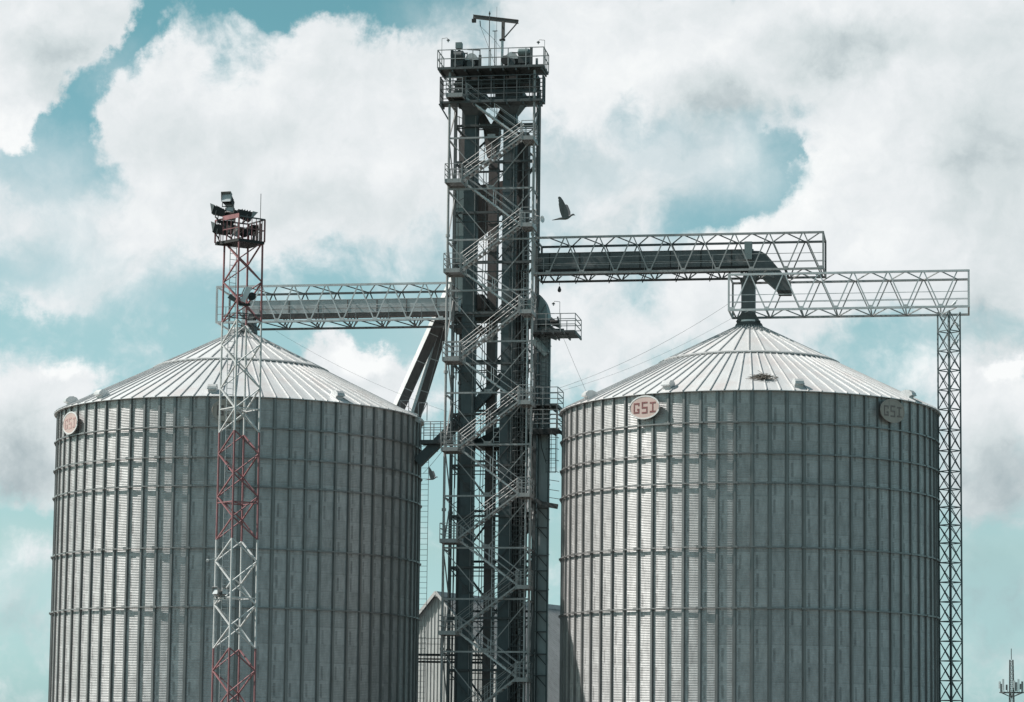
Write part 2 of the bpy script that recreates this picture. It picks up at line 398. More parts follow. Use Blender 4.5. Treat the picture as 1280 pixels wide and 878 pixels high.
# ------------------------------------------------------------------ truss bridges
def bridge(name, label, px0, px1, top, bot, ref0, refx, step, vf, vb, base_px, mt, mbk, rails=(0.45, 0.9), endposts=True, mdark=None):
    """top/bot: z of front chords.  px0..px1 picture span of front face"""
    u0 = at(px0, refx, vf)[0]; u1 = at(px1, refx, vf)[0]
    root = thing(name, label, 'conveyor bridge', W((u0+u1)/2, (vf+vb)/2, bot))
    md = mdark or mbk
    cw = 0.135
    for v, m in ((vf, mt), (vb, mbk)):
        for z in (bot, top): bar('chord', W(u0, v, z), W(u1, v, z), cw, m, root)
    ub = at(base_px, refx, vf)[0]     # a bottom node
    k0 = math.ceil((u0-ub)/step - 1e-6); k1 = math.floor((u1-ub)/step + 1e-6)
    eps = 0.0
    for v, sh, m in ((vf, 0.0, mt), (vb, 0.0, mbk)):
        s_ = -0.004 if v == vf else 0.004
        for k in range(k0-1, k1+1):
            a = ub + k*step + sh; b = a+step/2; c_ = a+step
            if a >= u0-0.05 and b <= u1+0.05: bar('side_brace', W(a+0.05, v+s_, bot), W(b-0.05, v+s_, top), 0.075, m, root)
            if b >= u0-0.05 and c_ <= u1+0.05: bar('side_brace', W(b+0.05, v+s_, top), W(c_-0.05, v+s_, bot), 0.075, m, root)
            if u0 < a < u1 and v == vf:
                MB().pbox(a-0.16, a+0.16, vf-0.075, vf-0.068, bot+0.0, bot+0.18).build('gusset_plate', m, root)
    for k in range(k0-1, k1+1):
        a = ub + k*step; b = a+step/2; c_ = a+step
        if a >= u0-0.05 and b <= u1: bar('top_brace', W(a, vf, top), W(b, vb, top), 0.06, md, root)
        if b >= u0-0.05 and c_ <= u1: bar('top_brace', W(b, vb, top), W(c_, vf, top), 0.06, md, root)
        if a >= u0 and b <= u1: bar('bottom_brace', W(b, vf, bot), W(a, vb, bot), 0.06, md, root)
        if b >= u0 and c_ <= u1: bar('bottom_brace', W(b, vf, bot), W(c_, vb, bot), 0.06, md, root)
        if u0 < a < u1: bar('bottom_beam', W(a, vf+0.05, bot-0.005), W(a, vb-0.05, bot-0.005), 0.075, md, root)
    if endposts:
        for u in (u0, u1):
            for v, m in ((vf, mt), (vb, mbk)): bar('end_post', W(u, v, bot-0.06), W(u, v, top+0.06), 0.12, m, root)
            for z in (bot, top): bar('end_beam', W(u, vf, z), W(u, vb, z), 0.10, mt, root)
    for h in rails:
        for v in (vf+0.12, vb-0.12): bar('handrail', W(u0, v, bot+h), W(u1, v, bot+h), 0.035, mt, root)
    return root, u0, u1
VF, VB = -1.7, 1.5
uF, zt1 = at(700, 297, VF); _, zb1 = at(700, 341.5, VF)
ST = 2.215
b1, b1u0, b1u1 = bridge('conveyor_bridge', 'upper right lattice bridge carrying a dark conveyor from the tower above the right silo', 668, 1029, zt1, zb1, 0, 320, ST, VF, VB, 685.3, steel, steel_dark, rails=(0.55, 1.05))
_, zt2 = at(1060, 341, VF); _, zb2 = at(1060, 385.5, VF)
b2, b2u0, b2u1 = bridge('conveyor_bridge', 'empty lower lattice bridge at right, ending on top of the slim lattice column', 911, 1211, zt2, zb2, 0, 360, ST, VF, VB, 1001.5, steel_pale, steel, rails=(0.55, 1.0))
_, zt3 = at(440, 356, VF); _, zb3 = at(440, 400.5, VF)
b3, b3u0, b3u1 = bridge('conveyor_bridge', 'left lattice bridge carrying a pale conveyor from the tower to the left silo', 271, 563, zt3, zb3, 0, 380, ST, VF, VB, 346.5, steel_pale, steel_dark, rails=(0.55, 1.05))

# walkway gratings in the bridges that have conveyors
for rt, u0, u1, zb in ((b1, b1u0, at(925, 340, VF)[0], zb1), (b3, b3u0, b3u1, zb3)):
    m = MB()
    n = int((u1-u0)/0.35)
    for i in range(n):
        uu = u0+0.1+i*0.35; m.pbox(uu, uu+0.05, VF+0.15, VF+0.75, zb+0.05, zb+0.08)
    m.bar(W(u0, VF+0.15, zb+0.06), W(u1, VF+0.15, zb+0.06), 0.05); m.bar(W(u0, VF+0.75, zb+0.06), W(u1, VF+0.75, zb+0.06), 0.05)
    m.build('walkway', steel_dark, rt)
    k = 0; uu = u0+0.6
    while uu < u1-0.2:
        bar('rail_post', W(uu, VF+0.12, zb), W(uu, VF+0.12, zb+1.05), 0.035, steel, rt); uu += ST

# conveyors
def conveyor(label, px0, px1, pyt, pyb, refx, v0, v1, m, md, seam=2.0):
    u0, zt = at(px0, pyt, v0); u1, _ = at(px1, pyt, v0)
    um = at(refx, pyt, v0)[0]; zt = at(refx, pyt, v0)[1]; zb = at(refx, pyb, v0)[1]
    root = thing('drag_conveyor', label, 'conveyor', W((u0+u1)/2, (v0+v1)/2, zb))
    zm = zb+(zt-zb)*0.22
    m1 = MB().pbox(u0, u1, v0, v1, zm, zt)
    m1.build('trough', m, root)
    MB().pbox(u0, u1, v0+0.05, v1-0.05, zb, zm-0.004).build('return_trough', md, root)
    # lid with a shallow ridge
    A = [W(u0-0.01, v, z) for v, z in ((v0-0.04, zt+0.004), (v1+0.04, zt+0.004), (v1+0.04, zt+0.04), ((v0+v1)/2, zt+0.13), (v0-0.04, zt+0.04))]
    B = [p + UX*(u1-u0+0.02) for p in A]
    MB().prism(A, B).build('cover', m, root)
    u = u0+seam*0.6
    while u < u1:
        MB().pbox(u, u+0.06, v0-0.035, v0-0.003, zb-0.02, zt).build('flange', md, root); u += seam
    bar('conduit', W(u0, v0-0.06, zm+0.35*(zt-zm)), W(u1, v0-0.06, zm+0.35*(zt-zm)), 0.035, steel, root)
    u = u0+0.9
    while u < u1:
        bar('support_leg', W(u, v0+0.1, zb), W(u-0.25, v0+0.1, zb-0.55), 0.06, md, root)
        bar('support_leg', W(u, v1-0.1, zb), W(u-0.25, v1-0.1, zb-0.55), 0.06, md, root); u += ST
    return root, zt, zb
darkconv = mat('dark_conveyor_sheet', (0.13, 0.138, 0.14), 0.5, 0.25, 0.18, 0.7, 0.35)
paleconv = mat('pale_conveyor_sheet', (0.50, 0.50, 0.50), 0.42, 0.3, 0.12, 0.6, 0.4)
cR, zcr, zcrb = conveyor('dark grey enclosed conveyor running inside the upper right lattice bridge', 664, 941, 315, 340.5, 800, -0.35, 0.55, darkconv, black)
cL, zcl, zclb = conveyor('pale enclosed conveyor running inside the left lattice bridge', 303, 573, 375, 395.5, 440, -0.35, 0.55, paleconv, rust_and_shade)

# ------------------------------------------------------------------ spouts at right conveyor end
def px_prism(pts, v0, v1):
    A = []; 
    for px, py in pts:
        u, z = at(px, py, v0); A.append((u, z))
    return MB().prism([W(u, v0, z) for u, z in A], [W(u, v1, z) for u, z in A])
sp = thing('discharge_spout', 'dark bent spout dropping from the right conveyor, open cut end above the silo roof', 'spout', Wp(960, 340, -0.3))
px_prism([(941, 313.5), (951, 314), (958, 318), (988, 353), (988, 363.5), (972, 363.5), (941, 336)], -0.45, 0.65).build('chute', darkconv, sp)
px_prism([(972, 363), (988.5, 363), (988.5, 366.5), (972, 366.5)], -0.5, 0.7).build('rim', black, sp)
ds = thing('downspout', 'dark square downspout joining the right conveyor to the silo peak', 'spout', Wp(934.5, 400, -0.3))
px_prism([(938, 336), (952, 336), (943.5, 350), (943.5, 398), (926.5, 398), (926.5, 350)], -0.42, 0.44).build('pipe', darkconv, ds)
px_prism([(925, 349), (945, 349), (945, 351.5), (925, 351.5)], -0.5, 0.52).build('flange', steel_dark, ds)
px_prism([(927, 390), (943, 390), (950, 402), (920, 402)], -0.6, 0.62).build('boot', steel_dark, ds)
px_prism([(930.5, 302), (940, 302), (940, 324), (930.5, 324)], -0.75, -0.39).build('gate_box', tealgrey, ds)
dl = thing('downspout', 'short dark spout between the left conveyor and the left silo peak', 'spout', Wp(309, 410, -0.3))
px_prism([(303, 394), (316, 394), (318, 416), (300, 416)], -0.42, 0.44).build('pipe', darkconv, dl)

# ------------------------------------------------------------------ lattice columns
def mast_sections(root, c, zlist, half, rot, mats, panel, pw=0.09, bw=0.05, single=False, phase=0):
    """square lattice mast, corner posts as sub-parts"""
    def hd(z): return half(z) if callable(half) else half
    def corner(k, z):
        t = rot + k*math.pi/2; h = hd(z)
        return Vector((c.x+h*math.cos(t), c.y+h*math.sin(t), z))
    idx = 0
    for (z0, z1), m in zip(zip(zlist, zlist[1:]), mats):
        mb = MB(); n = max(1, round((z1-z0)/panel)); dz = (z1-z0)/n
        for k in range(4):
            for i in range(n):
                a = z0+i*dz; b = a+dz
                o_ = 0.012*(k % 2)
                if single == 'X':
                    mb.bar(corner(k, a), corner(k+1, b), bw, bw*0.6); mb.bar(corner(k, b-o_), corner(k+1, a+o_), bw*0.9, bw*0.5)
                    mb.bar(corner(k, a), corner(k+1, a), bw)
                else:
                    if (i+k+phase) % 2: mb.bar(corner(k, a), corner(k+1, b), bw*1.1, bw*0.7)
                    else: mb.bar(corner(k, b), corner(k+1, a), bw*1.1, bw*0.7)
        sec = mb.build('mast_section', m, root)
        for k in range(4): bar('corner_post', corner(k, z0), corner(k, z1), pw, m, sec, n=8)
    return corner
colc = Wp(1187.3, 600, 0); colc.z = 0
col = thing('lattice_column', 'slim galvanised lattice column standing against the right silo, under the bridge end', 'lattice column', colc)
zl = [0, 6, 11, 16, 20.6, 24.6, zb2-0.07]
steel_col = mat('column_steel', (0.16, 0.185, 0.19), 0.5, 0.35, 0.2, 0.5, 0.3)
cc_ = mast_sections(col, colc, zl, 0.71, R_(-97), [steel_col]*6, 1.22, 0.11, 0.058, single='X')
MB().box(colc.x-0.9, colc.x+0.9, colc.y-0.9, colc.y+0.9, 0, 0.4).build('footing', concrete, col)

# ------------------------------------------------------------------ floodlight mast
MY = 145.0
mc = at_y(303.6, 340, MY); mc.z = 0
def lz(py, px=303): return at_y(px, py, MY).z
mast = thing('floodlight_mast', 'red and white banded lattice mast with floodlights, standing in front of the left silo', 'floodlight mast', mc)
ztop = lz(274); zplat = lz(303)
def halfd(z): return 1.045 + (ztop-z)*0.0042
bands = [lz(811)-5.9, lz(811), lz(675), lz(541), lz(403), zplat]
zl = [0.3]+bands
corner = mast_sections(mast, mc, zl, halfd, R_(-97.5), [whitep, redp, whitep, redp, whitep, redp], 1.245, 0.115, 0.075)
for o in mast.children:
    pass
for py in (395, 512, 629, 748):
    z = lz(py)
    mm = MB()
    for k in range(4): mm.bar(corner(k, z), corner(k+1, z), 0.06, 0.05)
    mm.bar(corner(0, z), corner(2, z), 0.05); mm.bar(corner(1, z), corner(3, z), 0.045)
    mm.build('cross_frame', (steel_dark, whitep, redp, whitep)[(395, 512, 629, 748).index(py)], mast)
MB().box(mc.x-1.6, mc.x+1.6, mc.y-1.6, mc.y+1.6, 0, 0.4).build('footing', concrete, mast)
# ladder inside the mast
la = (corner(3, 5)*0.5+corner(0, 5)*0.5)
def inner(z, s): 
    a = corner(3, z); b = corner(2, z); c0 = Vector((mc.x, mc.y, z)); return c0 + (a-c0)*0.52 + (b-a).normalized()*s
lm = MB()
for s in (-0.2, 0.2): lm.bar(inner(0.5, s), inner(zplat+0.1, s), 0.035)
z = 0.8
while z < zplat: lm.bar(inner(z, -0.2), inner(z, 0.2), 0.025); z += 0.32
lm.build('ladder', steel_pale, mast)
# platform
def mp(px, py, Y): return at_y(px, py, Y)
zz = zplat
P0 = corner(0, zz); P1 = corner(1, zz); P2 = corner(2, zz); P3 = corner(3, zz)   # front, right, back, left
pts = []
c0 = Vector((mc.x, mc.y, 0))
for p, s in ((P0, 1.1), (P1, 1.1), (P2, 1.1), (P3, 1.5)):
    q = c0 + (Vector((p.x, p.y, 0))-c0)*s; pts.append(Vector((q.x, q.y, zz)))
MB().prism([p+Vector((0, 0, -0.14)) for p in pts], [p+Vector((0, 0, 0.02)) for p in pts]).build('platform', black, mast)
rz = 1.22
for i in range(4):
    a = pts[i]; b = pts[(i+1) % 4]; m_ = redp if i in (3, 0) else redp
    bar('rail_post', a+Vector((0, 0, -0.02)), a+Vector((0, 0, rz)), 0.08, m_, mast)
    bar('handrail', a+Vector((0, 0, rz)), b+Vector((0, 0, rz)), 0.07, m_ if i == 3 else steel_dark, mast)
    bar('handrail', a+Vector((0, 0, rz*0.5)), b+Vector((0, 0, rz*0.5)), 0.035, m_, mast)
    for k in range(1, 6):
        p = a.lerp(b, k/6); bar('baluster', p, p+Vector((0, 0, rz)), 0.035, redp, mast)
MB().boxc([p + Vector((0, 0, h)) + d_ for h in (rz-0.10, rz+0.14) for p, d_ in ((pts[3].lerp(pts[0], 0.3), Vector((0, -0.08, 0))), (pts[0], Vector((0, -0.08, 0))), (pts[0], Vector((0, -0.03, 0))), (pts[3].lerp(pts[0], 0.3), Vector((0, -0.03, 0))))]).build('red_panel', redp, mast)
# cage around the rail corner (white-ish boards at the back)
for k in range(3):
    p = pts[1].lerp(pts[2], 0.25+0.2*k); MB().bar(p+Vector((0, -0.1, 0.1)), p+Vector((0, -0.1, 1.05)), 0.13, 0.03).build('board', pink, mast)
a_ = at_y(325.5, 275, MY+0.3)
bar('whip_antenna', Vector((a_.x, a_.y, zplat+0.2)), Vector((a_.x, a_.y, lz(241, 325))), 0.035, steel_dark, mast, n=6)

def floodlight(parent, pos, fwd, s=1.0, yoke=None, lens=True, frame=black):
    f = Vector(fwd).normalized(); x = f.cross(Vector((0, 0, 1))).normalized(); y = x.cross(f)
    pos = Vector(pos)
    def q(a, b, c): return pos + x*(a*s) + f*(b*s) + y*(c*s)
    m = MB()
    # tapering housing : small back, wide mouth
    m.boxc([q(-.18, -.5, -.17), q(.18, -.5, -.17), q(.25, .22, -.22), q(-.25, .22, -.22), q(-.18, -.5, .15), q(.18, -.5, .15), q(.25, .22, .22), q(-.25, .22, .22)])
    m.boxc([q(-.10, -.66, -.10), q(.10, -.66, -.10), q(.10, -.51, -.10), q(-.10, -.51, -.10), q(-.10, -.66, .08), q(.10, -.66, .08), q(.10, -.51, .08), q(-.10, -.51, .08)])
    for k in range(4): m.bar(q(-.2, -.3+.13*k, .2+.02*k-.03), q(.2, -.3+.13*k, .2+.02*k-.03), 0.03*s, 0.1*s)
    h = m.build('floodlight', frame, parent)
    MB().boxc([q(-.25, .225, -.22), q(.25, .225, -.22), q(.25, .245, -.22), q(-.25, .245, -.22), q(-.25, .225, .22), q(.25, .225, .22), q(.25, .245, .22), q(-.25, .245, .22)]).build('lamp_glass', glass, h)
    v = MB()
    v.boxc([q(-.28, .2, .245), q(.28, .2, .245), q(.28, .46, .27), q(-.28, .46, .27), q(-.28, .2, .26), q(.28, .2, .26), q(.28, .46, .285), q(-.28, .46, .285)])
    for k in (-1, 1): v.boxc([q(.28*k-.006, .2, -.2), q(.28*k+.006, .2, -.2), q(.28*k+.006, .22, -.2), q(.28*k-.006, .22, -.2), q(.28*k-.006, .2, .25), q(.28*k+.006, .2, .25), q(.28*k+.006, .45, .27), q(.28*k-.006, .45, .27)])
    v.build('visor', steel, h)
    yk = MB()
    for k in (-1, 1): yk.bar(q(.3*k, 0, 0), q(.3*k, -.05, -.36), 0.04*s)
    yk.bar(q(-.3, -.05, -.36), q(.3, -.05, -.36), 0.05*s)
    if yoke is not None: yk.bar(q(0, -.05, -.36), yoke, 0.07)
    yk.build('yoke', steel_dark, h)
    return h
fl = lambda px, py, dy=0.0: at_y(px, py, MY+dy)
bar('lamp_arm', fl(271.5, 277, 0), fl(292, 280, 0), 0.14, black, mast)
bar('lamp_arm', fl(271, 303.5, 0), fl(290, 307, 0), 0.14, black, mast)
floodlight(mast, fl(272, 264.5), (-1, .12, .30), 1.0, fl(273.5, 277))
floodlight(mast, fl(273.5, 287.5), (-1, .12, .28), 1.05, fl(274.5, 302))
floodlight(mast, fl(285, 250.5), (-.28, -1, .35), 1.0, fl(287, 262))
floodlight(mast, fl(288, 260.5, 0.1), (-.1, -1, -.15), 0.75, fl(289, 272))
floodlight(mast, fl(287, 268.5, 0.3), (.25, -1, -.6), 1.1, fl(290, 277))
floodlight(mast, fl(308, 270, -0.2), (.9, .3, -.25), 1.1, fl(304, 279))
floodlight(mast, fl(291, 288, -0.2), (.9, -.3, -.45), 1.1, fl(290, 299))
floodlight(mast, fl(304, 291, 0.4), (.5, .9, -.2), 0.8, fl(303, 300))
floodlight(mast, fl(316, 288, 0.8), (-.5, .9, -.2), 0.9, fl(316, 300))
# wide reflectors lower on the mast
def trough(px0, py0, px1, py1, w, m):
    a = fl(px0, py0, -0.9); b = fl(px1, py1, -0.9); d = (b-a).normalized(); up = Vector((0, -1, 0)); x = d.cross(up).normalized()
    n = 7; A = []; B = []
    for i in range(n):
        t = math.pi*i/(n-1); A.append(a + x*(w*math.cos(t)) + up*(-w*0.7*math.sin(t))); B.append(b + x*(w*0.85*math.cos(t)) + up*(-w*0.7*math.sin(t)))
    MB().prism(A, B).build('reflector', m, mast)
trough(286, 370, 301, 380, 0.13, steel_dark); trough(311.5, 359.5, 303, 377, 0.16, dishw)
MB().lathe([(0, -.12), (.2, -.12), (.22, .1), (0, .14)], fl(314.5, 371, -0.6), 16, ax=(0.3, -1, 0.1)).build('junction_drum', black, mast)
MB().bar(fl(299, 381, -0.9), fl(313, 381, -0.9), 0.16, 0.12).build('lamp_arm', black, mast)
# coil and lower lamps
MB().lathe([(0.20, -0.03), (0.26, -0.03), (0.26, 0.03), (0.20, 0.03)], fl(287, 586, -0.7), 20, ax=(0.25, -1, 0.1), closed=True).build('cable_coil', steel, mast)
MB().lathe([(0.0, -0.04), (0.1, -0.04), (0.1, 0.03), (0.0, 0.03)], fl(287, 586, -0.7), 12, ax=(0.25, -1, 0.1)).build('coil_hub', black, mast)
bar('coil_arm', fl(287, 586, -0.6), fl(300, 584, -0.6), 0.04, steel, mast)
floodlight(mast, fl(272, 741, -0.6), (-.5, -.6, .3), 0.7, fl(272, 750, -0.5), frame=steel)
floodlight(mast, fl(281, 740, -0.6), (.3, -.9, .1), 0.65, fl(281, 749, -0.5), frame=steel)
bar('lamp_arm', fl(265, 749, -0.6), fl(290, 750, -0.6), 0.07, whitep, mast)
bar('bracket_arm', fl(259, 700.5, -0.2), fl(270, 698, -0.2), 0.05, whitep, mast)
MB().lathe([(0, -.05), (.07, -.05), (.09, .06), (0, .08)], fl(259.5, 701, -0.2), 10, ax=(-1, 0, .1)).build('small_lamp', whitep, mast)

# ------------------------------------------------------------------ elevator tower
VFR, VMD, VBK = -2.9, -0.6, 2.3
uL = at(557.5, 450, VFR)[0]; uR = at(664.5, 450, VFR)[0]
uRM = at(669.5, 450, VMD)[0]; uRB = at(671, 450, VBK)[0]; umM = (uL+uRM)/2; umB = (uL+uRB)/2
RU = {VFR: uR, VMD: uRM, VBK: uRB}
tower = thing('elevator_tower', 'tall steel frame tower with zigzag stairs between the two silos', 'tower', W((uL+uR)/2, 0, 0))
ZT = at(612, 126, VFR)[1]       # lower deck
ZD = at(612, 84, VFR)[1]        # top deck
def tz(py, v=VFR): return at(612, py, v)[1]
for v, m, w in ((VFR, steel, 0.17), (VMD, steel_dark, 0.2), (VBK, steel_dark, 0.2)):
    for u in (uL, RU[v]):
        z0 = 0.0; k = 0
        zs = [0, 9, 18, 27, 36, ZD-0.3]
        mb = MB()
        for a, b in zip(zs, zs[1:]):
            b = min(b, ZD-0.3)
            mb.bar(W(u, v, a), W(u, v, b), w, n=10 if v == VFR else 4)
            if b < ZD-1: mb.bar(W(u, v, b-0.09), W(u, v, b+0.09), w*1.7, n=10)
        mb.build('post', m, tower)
# second lit pipe at the right front
bar('stand_pipe', W(uR-0.32, VFR+0.1, 0), W(uR-0.32, VFR+0.1, tz(395)), 0.09, steel_pale, tower, n=8)
um = (uL+uR)/2
levels = [tz(p) for p in (172, 236, 299.5, 363, 427, 491, 556, 620, 685, 749, 815)]
dzl = levels[0]-levels[1]
levels = [ZT] + levels + [levels[-1]-dzl*k for k in (1, 2)]
levels = [z for z in levels if z > 0.5]
for i, z in enumerate(levels):
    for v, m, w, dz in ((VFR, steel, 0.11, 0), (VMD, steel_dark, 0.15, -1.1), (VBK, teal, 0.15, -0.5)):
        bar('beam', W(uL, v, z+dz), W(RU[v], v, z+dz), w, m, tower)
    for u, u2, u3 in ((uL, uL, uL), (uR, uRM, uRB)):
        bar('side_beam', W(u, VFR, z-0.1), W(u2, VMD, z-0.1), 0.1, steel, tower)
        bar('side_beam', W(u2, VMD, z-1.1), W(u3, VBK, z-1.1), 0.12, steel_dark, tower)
    if i+1 < len(levels):
        z2 = levels[i+1]
        for s, u in ((1, uL), (-1, uR)):
            if i > 0: bar('diagonal_brace', W(u+0.05*s, VFR-0.06, z-0.1), W(um-0.1*s, VFR-0.06, z2+0.07), 0.10, steel, tower, h=0.05)
            bar('rear_brace', W((u if s > 0 else uRM)+0.05*s, VMD-0.05, z-1.2), W(umM-0.1*s, VMD-0.05, z2-1.03), 0.11, steel_dark, tower, h=0.06)
            ub_k = uL if s > 0 else uRB
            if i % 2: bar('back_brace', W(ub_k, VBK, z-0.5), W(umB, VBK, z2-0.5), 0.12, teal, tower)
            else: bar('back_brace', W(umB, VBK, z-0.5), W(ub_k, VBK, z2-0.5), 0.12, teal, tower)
        # side bracing
        for u, u2 in ((uL, uL), (uR, uRM)):
            bar('side_brace', W(u if i % 2 else u2, VFR if i % 2 else VMD, z-0.1), W(u2 if i % 2 else u, VMD if i % 2 else VFR, z2), 0.07, steel, tower)
        MB().pbox(um-0.26, um+0.26, VFR-0.045, VFR-0.035+0.0, z2-0.02, z2+0.22).build('gusset_plate', steel, tower)
# light tie rods, cable trays and half-height rails inside the frame
for i, z in enumerate(levels[:-1]):
    z2 = levels[i+1]; zm_ = (z+z2)/2
    if i % 2 == 0: bar('tie_rod', W(uL, VMD+0.5, z-0.3), W(uRM, VMD+0.5, z2-0.3), 0.04, steel_dark, tower)
    else: bar('tie_rod', W(uRM, VMD+0.5, z-0.3), W(uL, VMD+0.5, z2-0.3), 0.04, steel_dark, tower)
    bar('cross_rail', W(uL, VMD+0.15, zm_), W(uRM, VMD+0.15, zm_), 0.06, steel_dark, tower)
    bar('cross_rail', W(uL, VBK-0.2, zm_+0.5), W(uRB, VBK-0.2, zm_+0.5), 0.07, steel_dark, tower)
    if i > 0:
        for u_ in (uL+0.55, uRM-0.9):
            bar('hanger', W(u_, VMD+0.15, z-1.0), W(u_, VMD+0.15, zm_), 0.05, steel_dark, tower)
    for v_ in (VMD, VBK):
        bar('corner_plate', W(uL+0.03, v_-0.02, z-1.3), W(uL+0.42, v_-0.02, z-1.02), 0.22, steel_dark, tower, h=0.02)
for k_, (px, vv, zt_) in enumerate(((600, 0.5, 130), (603, 0.55, 200), (645.5, -0.5, 250), (649.5, -0.45, 180), (659, -0.4, 400), (656, -0.3, 300), (568.5, 0.2, 130))):
    u_ = at(px, 600, vv)[0]; mb = MB(); z = 0.5; zt_ = tz(zt_)
    while z < zt_:
        zn = min(z+2.4, zt_); mb.bar(W(u_+0.03*(k_ % 2), vv, z), W(u_+0.05*math.sin(z*1.7), vv, zn), 0.045); z = zn
    mb.build('conduit', steel if k_ % 2 else steel_dark, tower)
# stairs
Lp = [122, 228.5, 340, 450, 562, 676, 790.5]; Rp = [175, 283, 391, 504, 619, 733.5, 849]
uLi = at(577, 450, VFR)[0]; uRi = at(652, 450, VFR)[0]
LZ = [at(568, p, VFR)[1] for p in Lp]; RZ = [at(660, p, VFR)[1] for p in Rp]
dzf = LZ[-2]-LZ[-1]
while LZ[-1]-dzf > 0: LZ.append(LZ[-1]-dzf)
while RZ[-1]-dzf > 0: RZ.append(RZ[-1]-dzf)
V0, V1, V2, V3 = VFR-0.95, VFR-0.12, VFR+0.02, VFR+0.85
def flight(ua, za, ub, zb, v0, v1):
    """stairs from (ua,za) to (ub,zb)"""
    mb = MB(); n = 13
    for v in (v0, v1): mb.bar(W(ua, v, za), W(ub, v, zb), 0.045, 0.10)
    for i in range(1, n):
        t = i/n; u = ua+(ub-ua)*t; z = za+(zb-za)*t
        mb.pbox(u-0.13, u+0.13, v0+0.03, v1-0.03, z-0.015, z+0.02)
    f = mb.build('stair_flight', steel_pale if v0 > VFR else steel, tower)  # back-lane flights coloured paler to offset the shadow they stand in
    for v in (v0-0.03, v1+0.03):
        r = MB()
        for h in (1.0, 0.52): r.bar(W(ua, v, za+h), W(ub, v, zb+h), 0.040, n=6)
        for t in (0.02, 0.5, 0.98):
            u = ua+(ub-ua)*t; z = za+(zb-za)*t; r.bar(W(u, v, z-0.1), W(u, v, z+1.0), 0.04)
        r.build('handrail', steel_pale if v0 > VFR else steel, f)  # same paler colour against shadow on the back-lane rails
def landing(u0, u1, z, side):
    mb = MB().pbox(u0, u1, V0-0.05, V3, z-0.06, z)
    for v in (V0-0.05, V3): mb.bar(W(u0, v, z-0.08), W(u1, v, z-0.08), 0.05, 0.26)
    for u in (u0, u1): mb.bar(W(u, V0-0.05, z-0.08), W(u, V3, z-0.08), 0.05, 0.26)
    o = mb.build('landing', steel, tower)
    r = MB(); uo = u0 if side < 0 else u1; ui = u1 if side < 0 else u0
    for h in (1.05, 0.7, 0.36):
        r.bar(W(u0, V0-0.07, z+h), W(u1, V0-0.07, z+h), 0.04); r.bar(W(uo, V0-0.07, z+h), W(uo, V3, z+h), 0.04)
        r.bar(W(u0, V3, z+h), W(u1, V3, z+h), 0.04)
    for u, v in ((u0, V0-0.07), (u1, V0-0.07), (uo, V3), (ui, V3), (uo, (V0+V3)/2)): r.bar(W(u, v, z-0.1), W(u, v, z+1.05), 0.045)
    r.build('guard_rail', steel, o)
for z in LZ: landing(uL-0.05, uLi, z, -1)
for z in RZ: landing(uRi, uR+0.1, z, 1)
for i, z in enumerate(LZ):
    if i < len(RZ): flight(uLi, z, uRi, RZ[i], V2, V3)
    if i+1 < len(LZ) and i < len(RZ): flight(uRi, RZ[i], uLi, LZ[i+1], V0, V1)
# thin service pipes and cable ladders
for px in (563, 566.5, 571):
    bar('cable_pipe', W(at(px, 600, VMD)[0], VMD+0.4, 0.5), W(at(px, 600, VMD)[0], VMD+0.4, tz(380 if px < 570 else 470)), 0.045, steel_dark, tower)
def ladder(px, v, za, zb, w=0.45, m=steel, parent=tower, cage=False, name='ladder'):
    u = at(px, 600, v)[0]; mb = MB()
    for s in (-w/2, w/2): mb.bar(W(u+s, v, za), W(u+s, v, zb), 0.045)
    z = za
    while z < zb: mb.bar(W(u-w/2, v, z), W(u+w/2, v, z), 0.03); z += 0.31
    o = mb.build(name, m, parent)
    if cage:
        c = MB(); z = za
        while z < zb:
            pts = [W(u+0.42*math.cos(t), v-0.42-0.42*math.sin(t)+0.2, z) for t in [math.pi*k/8-0.3 for k in range(10)]]
            c.tube(pts, 0.035, 4); z += 0.75
        for k in (0.6, 1.57, 2.6): c.bar(W(u+0.42*math.cos(k), v-0.22-0.42*math.sin(k), za), W(u+0.42*math.cos(k), v-0.22-0.42*math.sin(k), zb), 0.03)
        c.build('ladder_cage', m, o)
    return o
ladder(620, VMD+0.2, 1.0, tz(520), 0.4, steel_pale)
ladder(648, VMD-0.1, 1.0, tz(420), 0.5, steel_dark, cage=True)
ladder(638, VMD+0.1, tz(620), tz(180), 0.4, steel_dark)
ladder(655, VMD+0.3, 1.0, tz(300), 0.35, steel_pale)
# mid floors (dark decks seen edge-on)
for py, px0, px1 in ((384, 562, 640), (548, 590, 664), (398, 562, 600)):
    MB().pbox(at(px0, py, VMD)[0], at(px1, py, VMD)[0], VMD+0.1, VBK, tz(py)-0.22, tz(py)).build('deck', steel_dark, tower)
VDK = VFR+1.9; VDL = VFR+0.9
# top decks
def access_door(parent, u, v, z, w, h, m):
    MB().pbox(u-w/2, u+w/2, v-0.03, v-0.004, z, z+h).build('access_door', m, parent)
def deck_rails(u0, u1, v0, v1, z, hs, parent, n=7, m=steel, nv=3):
    r = MB()
    for h in hs:
        for v in (v0, v1): r.bar(W(u0, v, z+h), W(u1, v, z+h), 0.05)
        for u in (u0, u1): r.bar(W(u, v0, z+h), W(u, v1, z+h), 0.05)
    for i in range(n):
        u = u0+(u1-u0)*i/(n-1)
        for v in (v0, v1): r.bar(W(u, v, z-0.05), W(u, v, z+hs[-1]), 0.055)
    for i in range(1, nv):
        v = v0+(v1-v0)*i/nv
        for u in (u0, u1): r.bar(W(u, v, z-0.05), W(u, v, z+hs[-1]), 0.055)
    return r.build('guard_rail', m, parent)
uA = at(547, 84, VFR-0.3)[0]; uB = at(679.5, 84, VFR-0.3)[0]
d1 = MB().pbox(uA, uB, VFR-0.35, VDK, ZD-0.16, ZD)
